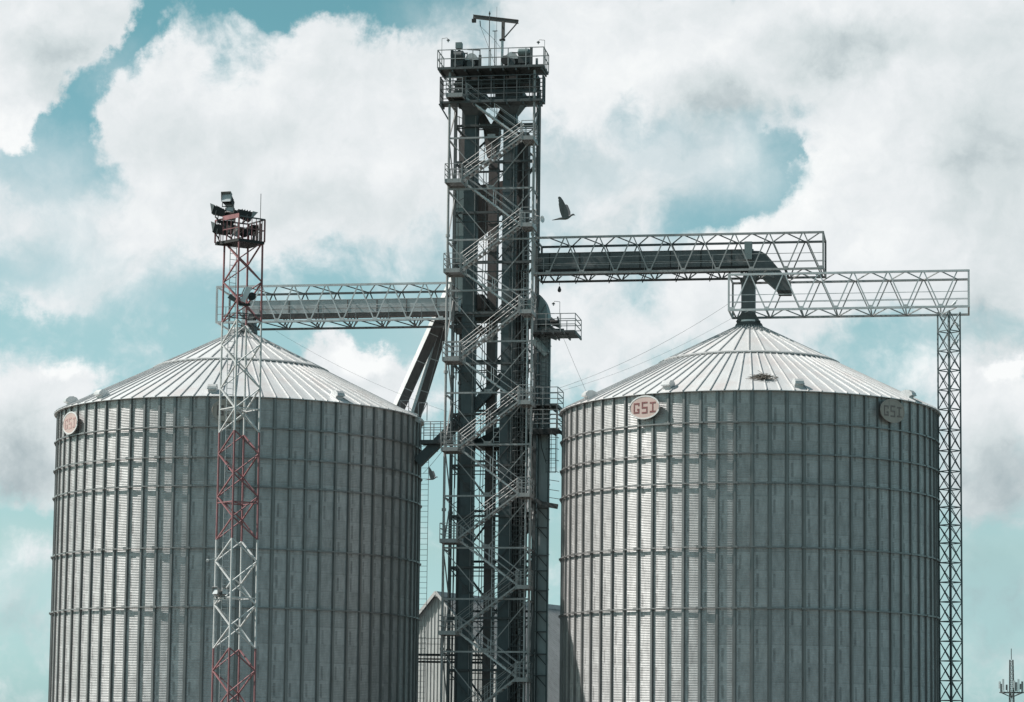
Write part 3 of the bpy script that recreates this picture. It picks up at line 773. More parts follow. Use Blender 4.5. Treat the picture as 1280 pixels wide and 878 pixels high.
for k in range(9): d1.pbox(uA+0.1+(uB-uA-0.3)*k/8, uA+0.2+(uB-uA-0.3)*k/8, VFR-0.3, VDK-0.1, ZD-0.32, ZD-0.16)
d1 = d1.build('top_deck', steel_dark, tower)
deck_rails(uA, uB, VFR-0.33, VDK-0.02, ZD, (0.55, 1.15), d1, n=7)
d2 = MB().pbox(uA+0.15, uB-0.05, VFR-0.2, VDL, ZT-0.14, ZT)
for k in range(7): d2.pbox(uA+0.2+(uB-uA-0.5)*k/6, uA+0.3+(uB-uA-0.5)*k/6, VFR-0.15, VDL-0.05, ZT-0.3, ZT-0.14)
d2 = d2.build('lower_deck', steel_dark, tower)
deck_rails(uA+0.17, uB-0.07, VFR-0.2, VDL-0.02, ZT, (0.42, 0.8, 1.35, 1.62), d2, n=9, m=steel_dark)
# gusseted knee braces under lower deck
for s, u, uo in ((-1, uL, uA), (1, uR, uB)):
    bar('knee_brace', W(u, VFR, ZT-1.3), W(uo-0.1*s, VFR-0.1, ZT-0.15), 0.09, steel_dark, tower)

# walkway from the tower to the left silo eave
ww = MB(); ua = at(527, 551, -0.4)[0]; zc = at(545, 551, -0.4)[1]
wk = ww.pbox(ua, uL, -0.9, 0.3, zc-0.25, zc).build('walkway', steel_dark, tower)
r = MB()
for v in (-0.9, 0.3):
    for h in (0.45, 0.8, 1.2): r.bar(W(ua, v, zc+h), W(uL, v, zc+h), 0.045)
    for k in range(4): r.bar(W(ua+(uL-ua)*k/3, v, zc), W(ua+(uL-ua)*k/3, v, zc+1.2), 0.05)
r.build('guard_rail', steel, wk)
# long pipes at the lower left of tower joining shed front
def cable(label, a, b, sag=0.4, w=0.02, m=steel, name='cable', group='thin cables strung between the tower and the silos'):
    pts = [a.lerp(b, t/14) + Vector((0, 0, -sag*4*(t/14)*(1-t/14))) for t in range(15)]
    o = MB().tube(pts, w, 5).build(name, m, off=a); tag(o, label, 'cable', group)
cable('thin cable falling steeply from the elevator platform to the left edge of the right silo', Wp(700, 412, -1), Wp(736, 497, -1), 0.05)
cable('thin cable rising from the small side platform towards the right silo peak', Wp(697, 486, -1.38), Wp(918, 375, -0.6), 0.5)
cable('faint cable along the right silo roof, below the longer one', Wp(697, 490, 1.15), Wp(925, 392, 0.5), 0.5, 0.014)
cable('thin cable stretched above the left silo roof from the bridge to the tower', Wp(345, 414, 0.6), Wp(560, 515, 0.6), 0.4, 0.014)
cable('thin cable beside the paired chutes left of the tower', Wp(557, 400, 0.9), Wp(529, 512, 0.9), 0.1, 0.03)
cable('thin cable left of the tower descending towards the silo ladder', Wp(556, 560, -0.4), Wp(529, 592, -0.4), 0.05, 0.03)

# ------------------------------------------------------------------ bucket elevators
def casing(parent, px0, px1, pyref, v0, v1, z0, z1, m, name='casing', seams=1.9):
    u0 = at(px0, pyref, v0)[0]; u1 = at(px1, pyref, v0)[0]
    prof = [(0.0, z0)]; z = z0+seams*0.4
    while z < z1-0.2:
        prof += [(0.0, z), (0.03, z), (0.03, z+0.07), (0.0, z+0.07)]; z += seams
    prof.append((0.0, z1)); mb = MB(); vs = []; fs = []
    for g_, z in prof: vs += [W(u0-g_, v0-g_, z), W(u1+g_, v0-g_, z), W(u1+g_, v1+g_, z), W(u0-g_, v1+g_, z)]
    for i in range(len(prof)-1):
        for k in range(4): fs.append((4*i+k, 4*i+(k+1) % 4, 4*i+4+(k+1) % 4, 4*i+4+k))
    fs += [(3, 2, 1, 0), tuple(4*(len(prof)-1)+k for k in range(4))]
    mb.add(vs, fs).build(name, m, parent)
    return u0, u1
def elevator(label, pxs, m, zt, v0, v1, pyref=600, head=True):
    u0 = at((pxs[0]+pxs[1])/2, pyref, v0)[0]
    root = thing('bucket_elevator', label, 'bucket elevator', W(u0, (v0+v1)/2, 0), 'bucket elevators inside the tower')
    ua, ub = casing(root, pxs[0], pxs[1], pyref, v0, v1, 0.6, zt, m)
    MB().pbox(ua-0.15, ub+0.15, v0-0.15, v1+0.15, 0, 1.2).build('boot', steel_dark, root)
    return root, ua, ub
hz = ZD-0.2
e1, e1a, e1b = elevator('left teal bucket elevator casing behind the tower stairs, rising to the top deck', (575, 591), teal, hz, -0.45, 0.35)
e2, e2a, e2b = elevator('right teal bucket elevator casing behind the tower stairs, under the jib crane', (624, 640), teal, hz, -0.45, 0.35)
e3, e3a, e3b = elevator('dark brown casing between the two teal elevator casings', (606, 617.5), rust_and_shade, tz(186), 0.7, 1.5)
e4, e4a, e4b = elevator('blackened rear casing near the right post of the tower', (644, 656), rust_and_shade, tz(150), 0.9, 1.8)
for e_, ua_, ub_ in ((e1, e1a, e1b), (e2, e2a, e2b)):
    for py in (215, 395, 470, 610, 740): access_door(e_, (ua_+ub_)/2, -0.485, tz(py), 0.42, 0.6, steel_dark)
    u_ = ub_-0.1; bar('conduit', W(u_, -0.53, 1.2), W(u_, -0.53, hz-2.5), 0.035, steel, e_)
# return legs behind the teal ones
casing(e1, 569, 580, 300, 1.0, 1.7, tz(366), tz(215), tealgrey, 'return_casing')
casing(e2, 641, 652, 600, 0.9, 1.6, 1.0, hz-3.3, rust_and_shade, 'return_casing')
# heads below the top deck
for e, a, b in ((e1, e1a, e1b), (e2, e2a, e2b)):
    MB().pbox(a-0.5, b+0.5, -0.95, 0.85, hz-1.55, hz-0.85).build('head_base', steel_dark, e)
    MB().pbox(a-0.35, b+0.35, -0.9, 0.8, hz-0.85, hz-0.55).build('head_neck', black, e)
    MB().pbox(a-0.5, b+0.5, -0.95, 0.85, hz-0.55, hz+0.3).build('head_housing', steel_dark, e)
    MB().prism([W(a-0.5, -0.95, hz-1.55), W(b+0.5, -0.95, hz-1.55), W(b, -0.45, hz-2.4), W(a, -0.45, hz-2.4)], [W(a-0.5, 0.85, hz-1.55), W(b+0.5, 0.85, hz-1.55), W(b, 0.35, hz-2.4), W(a, 0.35, hz-2.4)]).build('head_transition', steel_dark, e)
ta = MB().pbox(e1b+0.5, e2a-0.5, -0.8, 0.7, hz-0.6, hz+0.26).build('transfer_box', steel_dark, e1)
MB().pbox(e2b+0.52, uRM-0.05, -0.9, 0.6, hz-0.45, hz+0.2).build('inspection_box', steel_dark, e2)
MB().pbox(uL+0.1, e1a-0.52, -0.9, 0.6, hz-0.45, hz+0.2).build('inspection_box', steel_dark, e1)
# floor beams between the heads
for k, zz_ in enumerate((ZD-0.75, ZD-1.25, ZD-1.75)):
    bar('cross_beam', W(uL, -1.5, zz_), W(uRM, -1.5, zz_), 0.16, steel_dark, tower)
    bar('cross_beam', W(uL, 1.5, zz_+0.2), W(uRB, 1.5, zz_+0.2), 0.18, steel_dark, tower)
# Y chutes from both heads into the centre casing
def duct(parent, pts, w, h, m, name='chute', up=None):
    mb = MB()
    for a, b in zip(pts, pts[1:]):
        mb.bar(a, b, w, h, up=up)
    return mb.build(name, m, parent)
duct(e3, [Wp(596, 137, 1.1), Wp(614, 168, 1.1)], 0.62, 0.62, rust_and_shade, 'spout_arm', up=VX)
duct(e3, [Wp(633, 137, 1.1), Wp(615, 168, 1.1)], 0.62, 0.62, rust_and_shade, 'spout_arm', up=VX)
px_prism([(604, 160), (624, 160), (623, 178), (619.5, 196), (608.5, 196), (606, 178)], 0.65, 1.55).build('hopper', rust_and_shade, e3)
# bulge chutes
px_prism([(573, 175), (583, 160), (596, 180), (596, 262), (580, 300), (575, 240)], 1.75, 2.4).build('side_chute', rust_and_shade, e1)
px_prism([(645, 200), (653, 205), (661, 222), (661, 240), (657, 255), (648, 240)], 1.85, 2.35).build('side_chute', rust_and_shade, e4)
px_prism([(593, 233), (634, 225), (632, 262), (621, 272), (600, 300), (595, 300)], 1.9, 2.3).build('rear_plate', rust_and_shade, e3)
px_prism([(592, 368), (604, 368), (611, 378), (611, 386), (592, 386)], 0.6, 1.5).build('gear_guard', black, e3)
# big dark surge bin between the casings and the right post
bn = thing('surge_bin', 'large black surge bin hanging inside the right half of the tower', 'bin', Wp(645, 600, 1.0))
px_prism([(590, 552), (612, 541), (640, 523), (668, 505), (668, 640), (657, 662), (640, 680), (624, 660), (621, 556), (600, 556)], -0.5+0.95, 2.2).build('bin_body', black, bn)
for k in range(3): px_prism([(592-k*.5, 555+k*30) if k == 0 else (622, 560+30*k), (668, 555+30*k), (668, 557+30*k), (592, 557) if k == 0 else (622, 562+30*k)], 0.38, 0.44).build('stiffening_rib', steel_dark, bn)

# top machinery
def motor(parent, c, s=1.0, m=steel_dark, ax=None):
    ax = ax or UX
    MB().lathe([(0, -.42*s), (.2*s, -.42*s), (.24*s, -.36*s), (.24*s, .3*s), (.17*s, .42*s), (0, .42*s)], c, 18, ax=ax).build('drive_motor', m, parent, smooth=False)
for e, pxc in ((e1, 591), (e2, 641)):
    c = Wp(pxc, 74, -1.6); cu = at(pxc, 74, -1.6)[0]
    MB().pbox(cu-0.48, cu+0.48, -2.1, -1.2, ZD+0.02, ZD+0.72).build('gearbox', black, e)
    pts = [(cu-0.44+0.88*k/8, ZD+0.72+0.46*math.sin(math.pi*k/8)**0.5) for k in range(9)]
    MB().prism([W(u, -2.15, z) for u, z in pts], [W(u, -1.15, z) for u, z in pts]).build('belt_guard', steel_pale, e)
    MB().lathe([(0, -.1), (.28, -.1), (.28, .1), (0, .1)], W(cu, -2.2, ZD+0.45), 18, ax=VX).build('pulley', steel_dark, e)
c = Wp(574, 70, -1.6); cu = at(574, 70, -1.6)[0]
MB().pbox(cu-0.35, cu+0.36, -2.2, -1.3, ZD+0.35, ZD+1.35).build('drive_housing', steel_dark, e1)
for s in (-.3, .3): MB().pbox(cu+s-0.05, cu+s+0.05, -2.1, -1.4, ZD+0.02, ZD+0.36).build('drive_foot', steel_dark, e1)
motor(e1, W(cu, -2.3, ZD+1.0), 1.0, steel_dark)
MB().pbox(cu-0.06, cu+0.1, -1.8, -1.65, ZD+1.35, ZD+1.6).build('neck', steel_dark, e1)
MB().pbox(cu-0.2, cu+0.22, -1.95, -1.5, ZD+1.6, ZD+2.0).build('control_box', tealgrey, e1)
cu = at(657, 70, -1.6)[0]
MB().pbox(cu-0.4, cu+0.36, -2.2, -1.3, ZD+0.4, ZD+1.15).build('drive_housing', steel_dark, e2)
for s in (-.32, .3): MB().pbox(cu+s-0.05, cu+s+0.05, -2.1, -1.4, ZD+0.02, ZD+0.41).build('drive_foot', steel_dark, e2)
motor(e2, W(cu, -2.3, ZD+1.1), 0.95, tealgrey)
MB().lathe([(0, 0), (.14, 0), (.14, .12), (0, .2)], W(cu, -1.75, ZD+1.15), 12).build('breather', steel_pale, e2)
cu = at(634, 74, -1.6)[0]
MB().lathe([(0, -.1), (.3, -.1), (.3, .1), (0, .1)], W(cu, -2.25, ZD+0.6), 20, ax=VX).build('pulley', black, e2)

for px, w_, h_, vv, m_ in ((600, 0.16, 0.9, -2.6, steel_dark), (607, 0.3, 0.35, -1.5, steel_dark), (664, 0.16, 1.25, -2.9, steel_dark), (565, 0.16, 1.25, -2.9, steel_dark), (648, 0.22, 0.8, -1.4, black), (671, 0.14, 0.9, -1.3, steel)):
    u_ = at(px, 80, vv)[0]; MB().pbox(u_-w_/2, u_+w_/2, vv-0.1, vv+0.1, ZD+0.02, ZD+h_).build('equipment_post', m_, tower)
for px0, px1, py_, vv in ((584, 600, 62, -2.4), (640, 665, 66, -2.4), (568, 584, 66, -1.2)):
    bar('pipe_run', Wp(px0, py_, vv), Wp(px1, py_+1, vv), 0.07, steel_dark, tower)
    bar('pipe_drop', Wp(px1, py_, vv), Wp(px1, 84, vv), 0.06, steel_dark, tower)
# jib crane
jc = at(627.5, 84, -2.0)[0]; jb = W(jc, -2.0, ZD)
crane = thing('jib_crane', 'small jib crane with a sloping dark boom on the top deck of the tower', 'crane', jb)
zj = lambda py: at(627, py, -2.0)[1]
bar('lower_mast', W(jc, -2.0, ZD+0.02), W(jc, -2.0, zj(50)), 0.19, steel_pale, crane, n=14)
MB().lathe([(0, 0), (.2, 0), (.2, .08), (0, .08)], W(jc, -2.0, zj(51)), 16).build('slewing_ring', black, crane)
MB().bar(W(jc+0.05, -2.0, zj(49)), W(jc+0.05, -2.0, zj(27)), 0.2).build('upper_mast', rust_and_shade, crane)
a = Wp(591.5, 21, -2.0); b = Wp(648, 27.5, -2.0)
m = MB().bar(a, b, 0.05, 0.2)
for h in (-.11, .11): m.bar(a+Vector((0, 0, h)), b+Vector((0, 0, h)), 0.16, 0.035)
m.build('boom', rust_and_shade, crane)
bar('strut', Wp(646.5, 29, -2.0), Wp(630, 48, -2.0), 0.07, rust_and_shade, crane)
MB().pbox(at(591, 22, -2)[0]-0.05, at(595, 22, -2)[0], -2.12, -1.88, zj(27), zj(23)).build('trolley', black, crane)
MB().tube([Wp(600, 26, -2.0), Wp(600.5, 33, -2.0)], 0.06).build('chain_hoist', black, crane)
MB().tube([Wp(600.5, 33, -2.0), Wp(611, 60, -2.0), Wp(619, 82, -2.0)], 0.025).build('chain', steel_dark, crane)
MB().tube([Wp(600.5, 33, -2.0), Wp(618, 50, -2.0), Wp(627, 62, -2.0)], 0.025).build('chain', steel_dark, crane)
for px, py, lab, v in ((611.5, 14.5, 'tall thin lightning rod just left of the jib crane mast', -2.2), (618.5, 39, 'short antenna pole with a small crossbar behind the jib crane chain', -1.0), (620.5, 9, 'hair-thin whip antenna rising above the jib crane boom', 0.5)):
    u = at(px, 60, v)[0]; z1 = at(px, py, v)[1]; w = 0.03 if py == 9 else 0.06
    if py == 9: w = 0.022
    root = thing('antenna_pole', lab, 'antenna', W(u, v, ZD))
    bar('pole', W(u, v, ZD), W(u, v, z1), w, steel_dark, root, n=6)
    if py == 39: bar('crossbar', W(u-0.16, v, z1), W(u+0.16, v, z1), 0.05, steel_dark, root)
    if px == 611.5: MB().lathe([(0, -.1), (.06, -.05), (.06, .05), (0, .1)], W(u, v, z1-0.15), 10).build('finial', black, root)
    MB().pbox(u-0.08, u+0.08, v-0.08, v+0.08, ZD, ZD+0.04).build('base_plate', steel_dark, root)
def goose(px, pyb, pyt, sx, label, v, h2=0.0, root_z=None):
    u, zb = at(px, pyb, v); z1 = at(px, pyt, v)[1]
    root = thing('gooseneck_lamp', label, 'lamp', W(u, v, zb), 'gooseneck lamps on the elevator platforms')
    MB().tube([W(u, v, zb), W(u, v, z1), W(u+0.35*sx, v, z1+0.04), W(u+0.42*sx, v, z1-0.08)], 0.035).build('pole', steel, root)
    MB().lathe([(0.03, .06), (.12, -.02), (.10, -.05), (0, -.05)], W(u+0.42*sx, v, z1-0.1), 12).build('lamp_shade', steel_dark, root)
    MB().lathe([(0.03, 0), (.055, -.06), (0.03, -.11), (0, -.12)], W(u+0.42*sx, v, z1-0.15), 10).build('bulb', glass, root)
goose(552, 83, 48.5, 1, 'gooseneck lamp at the left corner of the top deck', VFR-0.2)
goose(680.5, 83, 50.5, -1, 'gooseneck lamp at the right corner of the top deck', VFR-0.2)

# dish on the right post
dz_ = thing('dish_antenna', 'small white dish on a bracket at the right post of the tower', 'dish', Wp(670, 275, VFR))
MB().tube([Wp(667, 270, VFR), Wp(673, 270, VFR-0.1), Wp(676, 273, VFR-0.1)], 0.04).build('bracket', steel, dz_)
MB().tube([Wp(667, 279, VFR), Wp(674, 279, VFR-0.1), Wp(675, 275, VFR-0.1)], 0.03).build('bracket', steel, dz_)
MB().lathe([(0, 0), (.1, .01), (.19, .05), (.235, .1), (.22, .11), (.1, .03), (0, .02)], Wp(676.5, 274.5, VFR-0.1), 20, ax=(UX*0.9+VX*-0.45)).build('reflector', dishw, dz_)
# hanging lamp under bridge
hl = thing('hanging_lamp', 'dark teardrop lamp hanging on a short wire under the upper right bridge', 'lamp', Wp(699.3, 354, VF))
MB().tube([Wp(699.3, 353, VF), Wp(699.3, 357, VF)], 0.03).build('wire', black, hl)
MB().lathe([(0, -.28), (.09, -.24), (.13, -.12), (.08, .02), (.04, .12), (0, .14)], Wp(699.3, 360.5, VF), 14).build('lamp_body', black, hl, smooth=True)

# ------------------------------------------------------------------ paired chutes to left silo
def square_chute(label, p0, p1, va, vb, w, m, group):
    a = Wp(*p0, va); b = Wp(*p1, vb)
    root = thing('grain_chute', label, 'chute', b, group)
    d = (b-a).normalized(); 
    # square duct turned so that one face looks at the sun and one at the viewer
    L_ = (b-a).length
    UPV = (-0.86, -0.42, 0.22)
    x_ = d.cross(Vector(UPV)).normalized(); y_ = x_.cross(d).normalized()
    MB().bar(a, b, w, w, up=UPV).build('duct', rust_and_shade, root)  # dark body colour paints shade on the sides turned from the sun
    MB().bar(a+y_*(w/2+0.02), b+y_*(w/2+0.02), w*1.04, 0.03, up=UPV).build('sunlit_face_sheet', chm, root)  # pale sheet paints the sunlight on the sunward face
    n = int(L_/2.4)
    for i in range(1, n+1):
        p = a.lerp(b, i/(n+1)); MB().bar(p, p+d*0.06, w*1.10, w*1.06, up=UPV).build('flange', m, root)
    for s in (-1, 1): pass
    return root
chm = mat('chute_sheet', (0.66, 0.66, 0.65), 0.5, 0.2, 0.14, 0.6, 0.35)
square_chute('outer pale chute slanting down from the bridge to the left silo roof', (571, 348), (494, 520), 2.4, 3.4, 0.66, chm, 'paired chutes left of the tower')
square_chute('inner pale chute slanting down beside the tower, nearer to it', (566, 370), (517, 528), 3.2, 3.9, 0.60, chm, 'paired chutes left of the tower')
dch = thing('grain_chute', 'teal grey chute crossing behind the stairs down to the left silo side', 'chute', Wp(527, 575, -0.2))
MB().bar(Wp(644, 457, 0.55), Wp(522, 579, -0.1), 0.64, 0.6, up=VX).build('duct', teal, dch)
for k in range(1, 6):
    a = Wp(644, 457, 0.55).lerp(Wp(522, 579, -0.1), k/6); d = (Wp(522, 579, -0.1)-Wp(644, 457, 0.55)).normalized()
    MB().bar(a, a+d*0.07, 0.7, 0.66, up=VX).build('flange', teal, dch)
# railings where chutes land on the roof
lr = thing('roof_guard_rail', 'thin guard rail around the chute landing on the left silo roof edge', 'railing', Wp(518, 522, 0.0))
pl = [Wp(500, 501, 0.8), Wp(511, 501, 0.8), Wp(523, 504, -0.5), Wp(534, 503.5, -0.5)]
for p in pl:
    bar('rail_post', Vector((p.x, p.y, p.z-1.2)), p, 0.045, steel, lr)
bar('handrail', pl[0], pl[1], 0.045, steel, lr); bar('handrail', pl[2], pl[3], 0.045, steel, lr)
bar('rail_strut', pl[3], Wp(526, 520, -0.5), 0.045, steel, lr); bar('rail_strut', pl[0], Wp(514, 512, 0.2), 0.04, steel, lr)
MB().bar(Wp(510, 516, 0), Wp(522, 521, 0), 0.5, 0.3).build('hatch', steel_pale, lr)
MB().bar(Wp(519, 524, -0.6), Wp(527, 528, -0.6), 0.5, 0.25).build('hatch', steel_pale, lr)
# ladder down left silo
lad = thing('wall_ladder', 'thin ladder down the shaded right edge of the left silo', 'ladder', W(at(532, 600, -0.2)[0], -0.2, 0))
mb = MB(); ul = at(535.5, 600, -0.2)[0]
mb.bar(W(ul, -0.2, 0), W(ul, -0.2, zc), 0.03); mb.bar(W(ul-0.5, -0.2, 0), W(ul-0.5, -0.2, zc), 0.03)
z = 0.5
while z < zc: mb.bar(W(ul-0.5, -0.2, z), W(ul, -0.2, z), 0.025); z += 0.36
mb.build('ladder_frame', steel, lad)

# ------------------------------------------------------------------ right slim elevator with round head
ve0, ve1 = -0.2, 0.7
slimm = mat('pale_casing_sheet', (0.36, 0.39, 0.39), 0.5, 0.2, 0.14, 0.7, 0.3)  # casing colour lightened to stand in for sun on its front
re_ = thing('bucket_elevator', 'grey green bucket elevator with a round hood and side platforms, right of the tower stairs', 'bucket elevator', W(at(678, 600, ve0)[0], 0.2, 0), 'bucket elevators inside the tower')
zh = at(680, 402, ve0)[1]
casing(re_, 671.8, 683.5, 700, ve0, ve1, 0.6, zh, slimm, seams=2.3)
ua2, ub2 = casing(re_, 664, 668.5, 700, ve0+0.1, ve1-0.1, 0.6, zh, teal, 'return_casing', seams=2.3)
for px in (671.3, 684.2):
    u = at(px, 700, ve0-0.08)[0]; bar('corner_angle', W(u, ve0-0.08, 0.6), W(u, ve0-0.08, zh), 0.09, teal, re_)
u0h = at(656, 400, ve0)[0]; u1h = at(686, 400, ve0)[0]; rh = (u1h-u0h)/2; cuh = (u0h+u1h)/2
zc_h = at(680, 401, ve0)[1]; zt_h = at(670, 368.5, ve0)[1]
pts = [(cuh+rh*math.cos(math.pi*k/20), zc_h+(zt_h-zc_h)*math.sin(math.pi*k/20)) for k in range(21)]
MB().prism([W(u, ve0-0.3, z) for u, z in pts]+[], [W(u, ve1+0.3, z) for u, z in pts]).build('head_hood', tealgrey, re_)
for k in range(0, 20, 1):
    if k % 4 == 0 and k:
        u, z = pts[k]; MB().bar(W(cuh+(u-cuh)*0.5, ve0-0.32, zc_h+(z-zc_h)*0.5), W(u, ve0-0.32, z), 0.05).build('hood_rib', steel_dark, re_)
MB().pbox(u0h, u1h, ve0-0.35, ve1+0.35, zc_h-0.35, zc_h).build('head_flange', steel_dark, re_)
def side_platform(px0, px1, py, va, vb, parent, rails=(0.5, 1.05), lower=False):
    u0 = at(px0, py, va)[0]; u1 = at(px1, py, va)[0]; z = at((px0+px1)/2, py, va)[1]
    mb = MB().pbox(u0, u1, va, vb, z-0.1, z)
    for k in range(5): mb.bar(W(u0+(u1-u0)*k/4, va, z-0.17), W(u0+(u1-u0)*k/4, vb, z-0.17), 0.08, 0.14)
    o = mb.build('platform', steel_dark, parent)
    r = MB()
    for h in rails:
        for v in (va, vb): r.bar(W(u0, v, z+h), W(u1, v, z+h), 0.045)
        r.bar(W(u1, va, z+h), W(u1, vb, z+h), 0.045)
    n = max(2, int((u1-u0)/0.9))
    for k in range(n+1):
        for v in (va, vb): r.bar(W(u0+(u1-u0)*k/n, v, z-0.1), W(u0+(u1-u0)*k/n, v, z+rails[-1]), 0.045)
    r.build('guard_rail', steel, o)
    return o, u0, u1, z
p1, a1, b1_, z1 = side_platform(664, 719, 413, -1.6, 1.3, re_, (0.4, 0.75, 1.1))
# machinery under and on the platform
for (x0, y0, x1, y1, w) in ((688, 399, 697, 406, 0.28), (690, 404, 701, 409, 0.22), (687, 410, 700, 418, 0.3), (700, 417, 712, 417, 0.22), (686, 420, 696, 424, 0.2), (664, 412, 705, 412, 0.1), (697, 396, 700, 410, 0.1)):
    bar('drive_part', Wp(x0, y0, -0.6), Wp(x1, y1, -0.6), w, steel_dark, re_)
motor(re_, Wp(693, 403, -0.9), 0.6, black)
goose(699.5, 412, 377.5, -1, 'gooseneck lamp on the platform beside the round elevator hood', -1.5)
p2, a2, b2_, z2 = side_platform(660, 697, 505, -1.4, 1.2, re_, (0.35, 0.7, 1.1))
p3, a3, b3_, z3 = side_platform(660, 697, 535, -1.4, 1.2, re_, (0.3, 0.6, 0.9, 1.2))
MB().pbox(a3, b3_, -1.5, -1.3, z3-0.42, z3-0.1).build('platform_beam', black, re_)
for u in (a2+0.1, b2_-0.05): 
    for v in (-1.38, 1.18): bar('platform_post', W(u, v, z3), W(u, v, z2), 0.08, steel_dark, re_)
lad2 = ladder(690.5, -0.9, at(690, 591, -0.9)[1], at(690, 540, -0.9)[1], 0.4, steel_dark, re_, cage=True)
ladder(677, -0.45, at(690, 540, -0.9)[1], z1, 0.4, steel_dark, re_, cage=True)
for py in (636, 660, 695, 714, 739, 765, 790, 818, 845):
    z = at(680, py, ve0)[1]; bar('tie_strut', W(uRM, VMD, z), W(at(684.5, 700, ve0-0.1)[0], ve0-0.12, z), 0.07, steel_dark, re_)
    bar('tie_brace', W(at(672, 700, ve0-0.1)[0], ve0-0.13, z), W(at(684.5, 700, ve0-0.1)[0], ve0-0.13, z-0.75), 0.06, steel_dark, re_)
duct(re_, [Wp(662, 622, -0.9), Wp(678, 630, -0.9), Wp(697, 633.5, -0.9)], 0.34, 0.30, steel_dark, 'side_spout')
duct(re_, [Wp(668, 425, -0.5), Wp(684, 443, -0.5)], 0.5, 0.5, tealgrey, 'throat_chute')
bar('upper_pipe', Wp(663, 560, -1.0), Wp(661, 640, -1.0), 0.26, dishw, re_, n=10)
MB().tube([Wp(675, 536, -0.6), Wp(677, 560, -0.6), Wp(683, 580, -0.6)], 0.05).build('cable_loop', black, re_)
for py in (600, 612, 622):
    bar('link_rail', Wp(686, py, -0.7), Wp(699, py+2, -0.7), 0.04, steel, re_)

# ------------------------------------------------------------------ shed behind
SY = 205.0
ap = at_y(547, 741, SY); rd = Vector((0.50, 0.866, 0)); gp = Vector((0.866, -0.50, 0))
shed = thing('storage_shed', 'pale corrugated shed with a steep gable seen between the two silos', 'shed', Vector((ap.x, ap.y, 0)))
hw = 9.8; pitch = 1.07; Ls = 32.0; ze = ap.z-hw*pitch
def sh(a, b, z): return Vector((ap.x, ap.y, 0)) + gp*a + rd*b + Vector((0, 0, z))
def clipz(a): return ap.z-abs(a)*pitch-0.05
def gable(b, sgn):
    mb = MB(); a = -hw; st = 0.30
    while a < hw-1e-6:
        a2 = min(a+st, hw)
        # trapezoid rib sheet: flat pan and rib
        for (x0, x1, d0, d1) in ((a, a+st*0.62, 0, 0), (a+st*0.62, a+st*0.74, 0, 0.05), (a+st*0.74, a+st*0.88, 0.05, 0.05), (a+st*0.88, a+st, 0.05, 0)):
            x1 = min(x1, hw)
            if x0 >= hw: continue
            mb.add([sh(x0, b-d0*sgn, 0), sh(x1, b-d1*sgn, 0), sh(x1, b-d1*sgn, clipz(x1)), sh(x0, b-d0*sgn, clipz(x0))], [(0, 1, 2, 3)])
        a += st
    mb.build('gable_wall', shedwall, shed)
gable(0, 1); gable(Ls, -1)
for s in (-1, 1):
    MB().prism([sh(s*hw, 0, 0), sh(s*(hw-0.1), 0, 0), sh(s*(hw-0.1), 0, ze-0.05), sh(s*hw, 0, ze-0.05)], [sh(s*hw, Ls, 0), sh(s*(hw-0.1), Ls, 0), sh(s*(hw-0.1), Ls, ze-0.05), sh(s*hw, Ls, ze-0.05)]).build('side_wall', shedwall, shed)
    mb = MB(); b = -0.25; n_ = Vector((s*pitch*gp.x, s*pitch*gp.y, 1)).normalized()
    n = 0
    while b < Ls+0.25:
        for (x0, x1, d0, d1) in ((0, .13, 0, 0), (.13, .17, 0, .045), (.17, .23, .045, .045), (.23, .27, .045, 0)):
            p = lambda aa, bb, dd: sh(s*aa, bb, ap.z-aa*pitch)+n_*dd
            mb.add([p(0, b+x0, d0), p(0, b+x1, d1), p(hw+0.4, b+x1, d1), p(hw+0.4, b+x0, d0)], [(0, 1, 2, 3)])
        b += 0.27
    mb.build('roof_slope', shedroof, shed)
    MB().bar(sh(0, -0.3, ap.z+0.02), sh(s*(hw+0.4), -0.3, ap.z+0.02-(hw+0.4)*pitch), 0.05, 0.22).build('barge_board', whitep, shed)
MB().prism([sh(-0.35, -0.3, ap.z-0.3), sh(0, -0.3, ap.z+0.10), sh(0.35, -0.3, ap.z-0.3)], [sh(-0.35, Ls+0.3, ap.z-0.3), sh(0, Ls+0.3, ap.z+0.10), sh(0.35, Ls+0.3, ap.z-0.3)]).build('ridge_cap', shedroof, shed)
# pipe rack before the gable
pr = thing('pipe_rack', 'dark horizontal pipe rack with a thin handrail in front of the shed gable', 'pipe rack', at_y(560, 820, 192))
zz0 = at_y(560, 819, 192).z
x0 = at_y(505, 819, 192).x; x1 = at_y(618, 819, 192).x
for k, (dz, w, yy) in enumerate(((0, 0.16, 192), (-0.28, 0.10, 192.4), (-0.5, 0.14, 192), (0.75, 0.035, 191.8), (1.15, 0.035, 191.8))):
    bar('pipe' if k < 3 else 'handrail', (x0, yy, zz0+dz), (x1, yy, zz0+dz), w, steel_dark if k < 3 else steel, pr)
for i in range(6):
    x = x0+(x1-x0)*i/5; bar('rail_post', (x, 191.8, zz0-0.1), (x, 191.8, zz0+1.15), 0.035, steel, pr)
for x in (x0+0.3, x1-0.3): bar('support_post', (x, 192.2, 0), (x, 192.2, zz0), 0.2, steel_dark, pr)

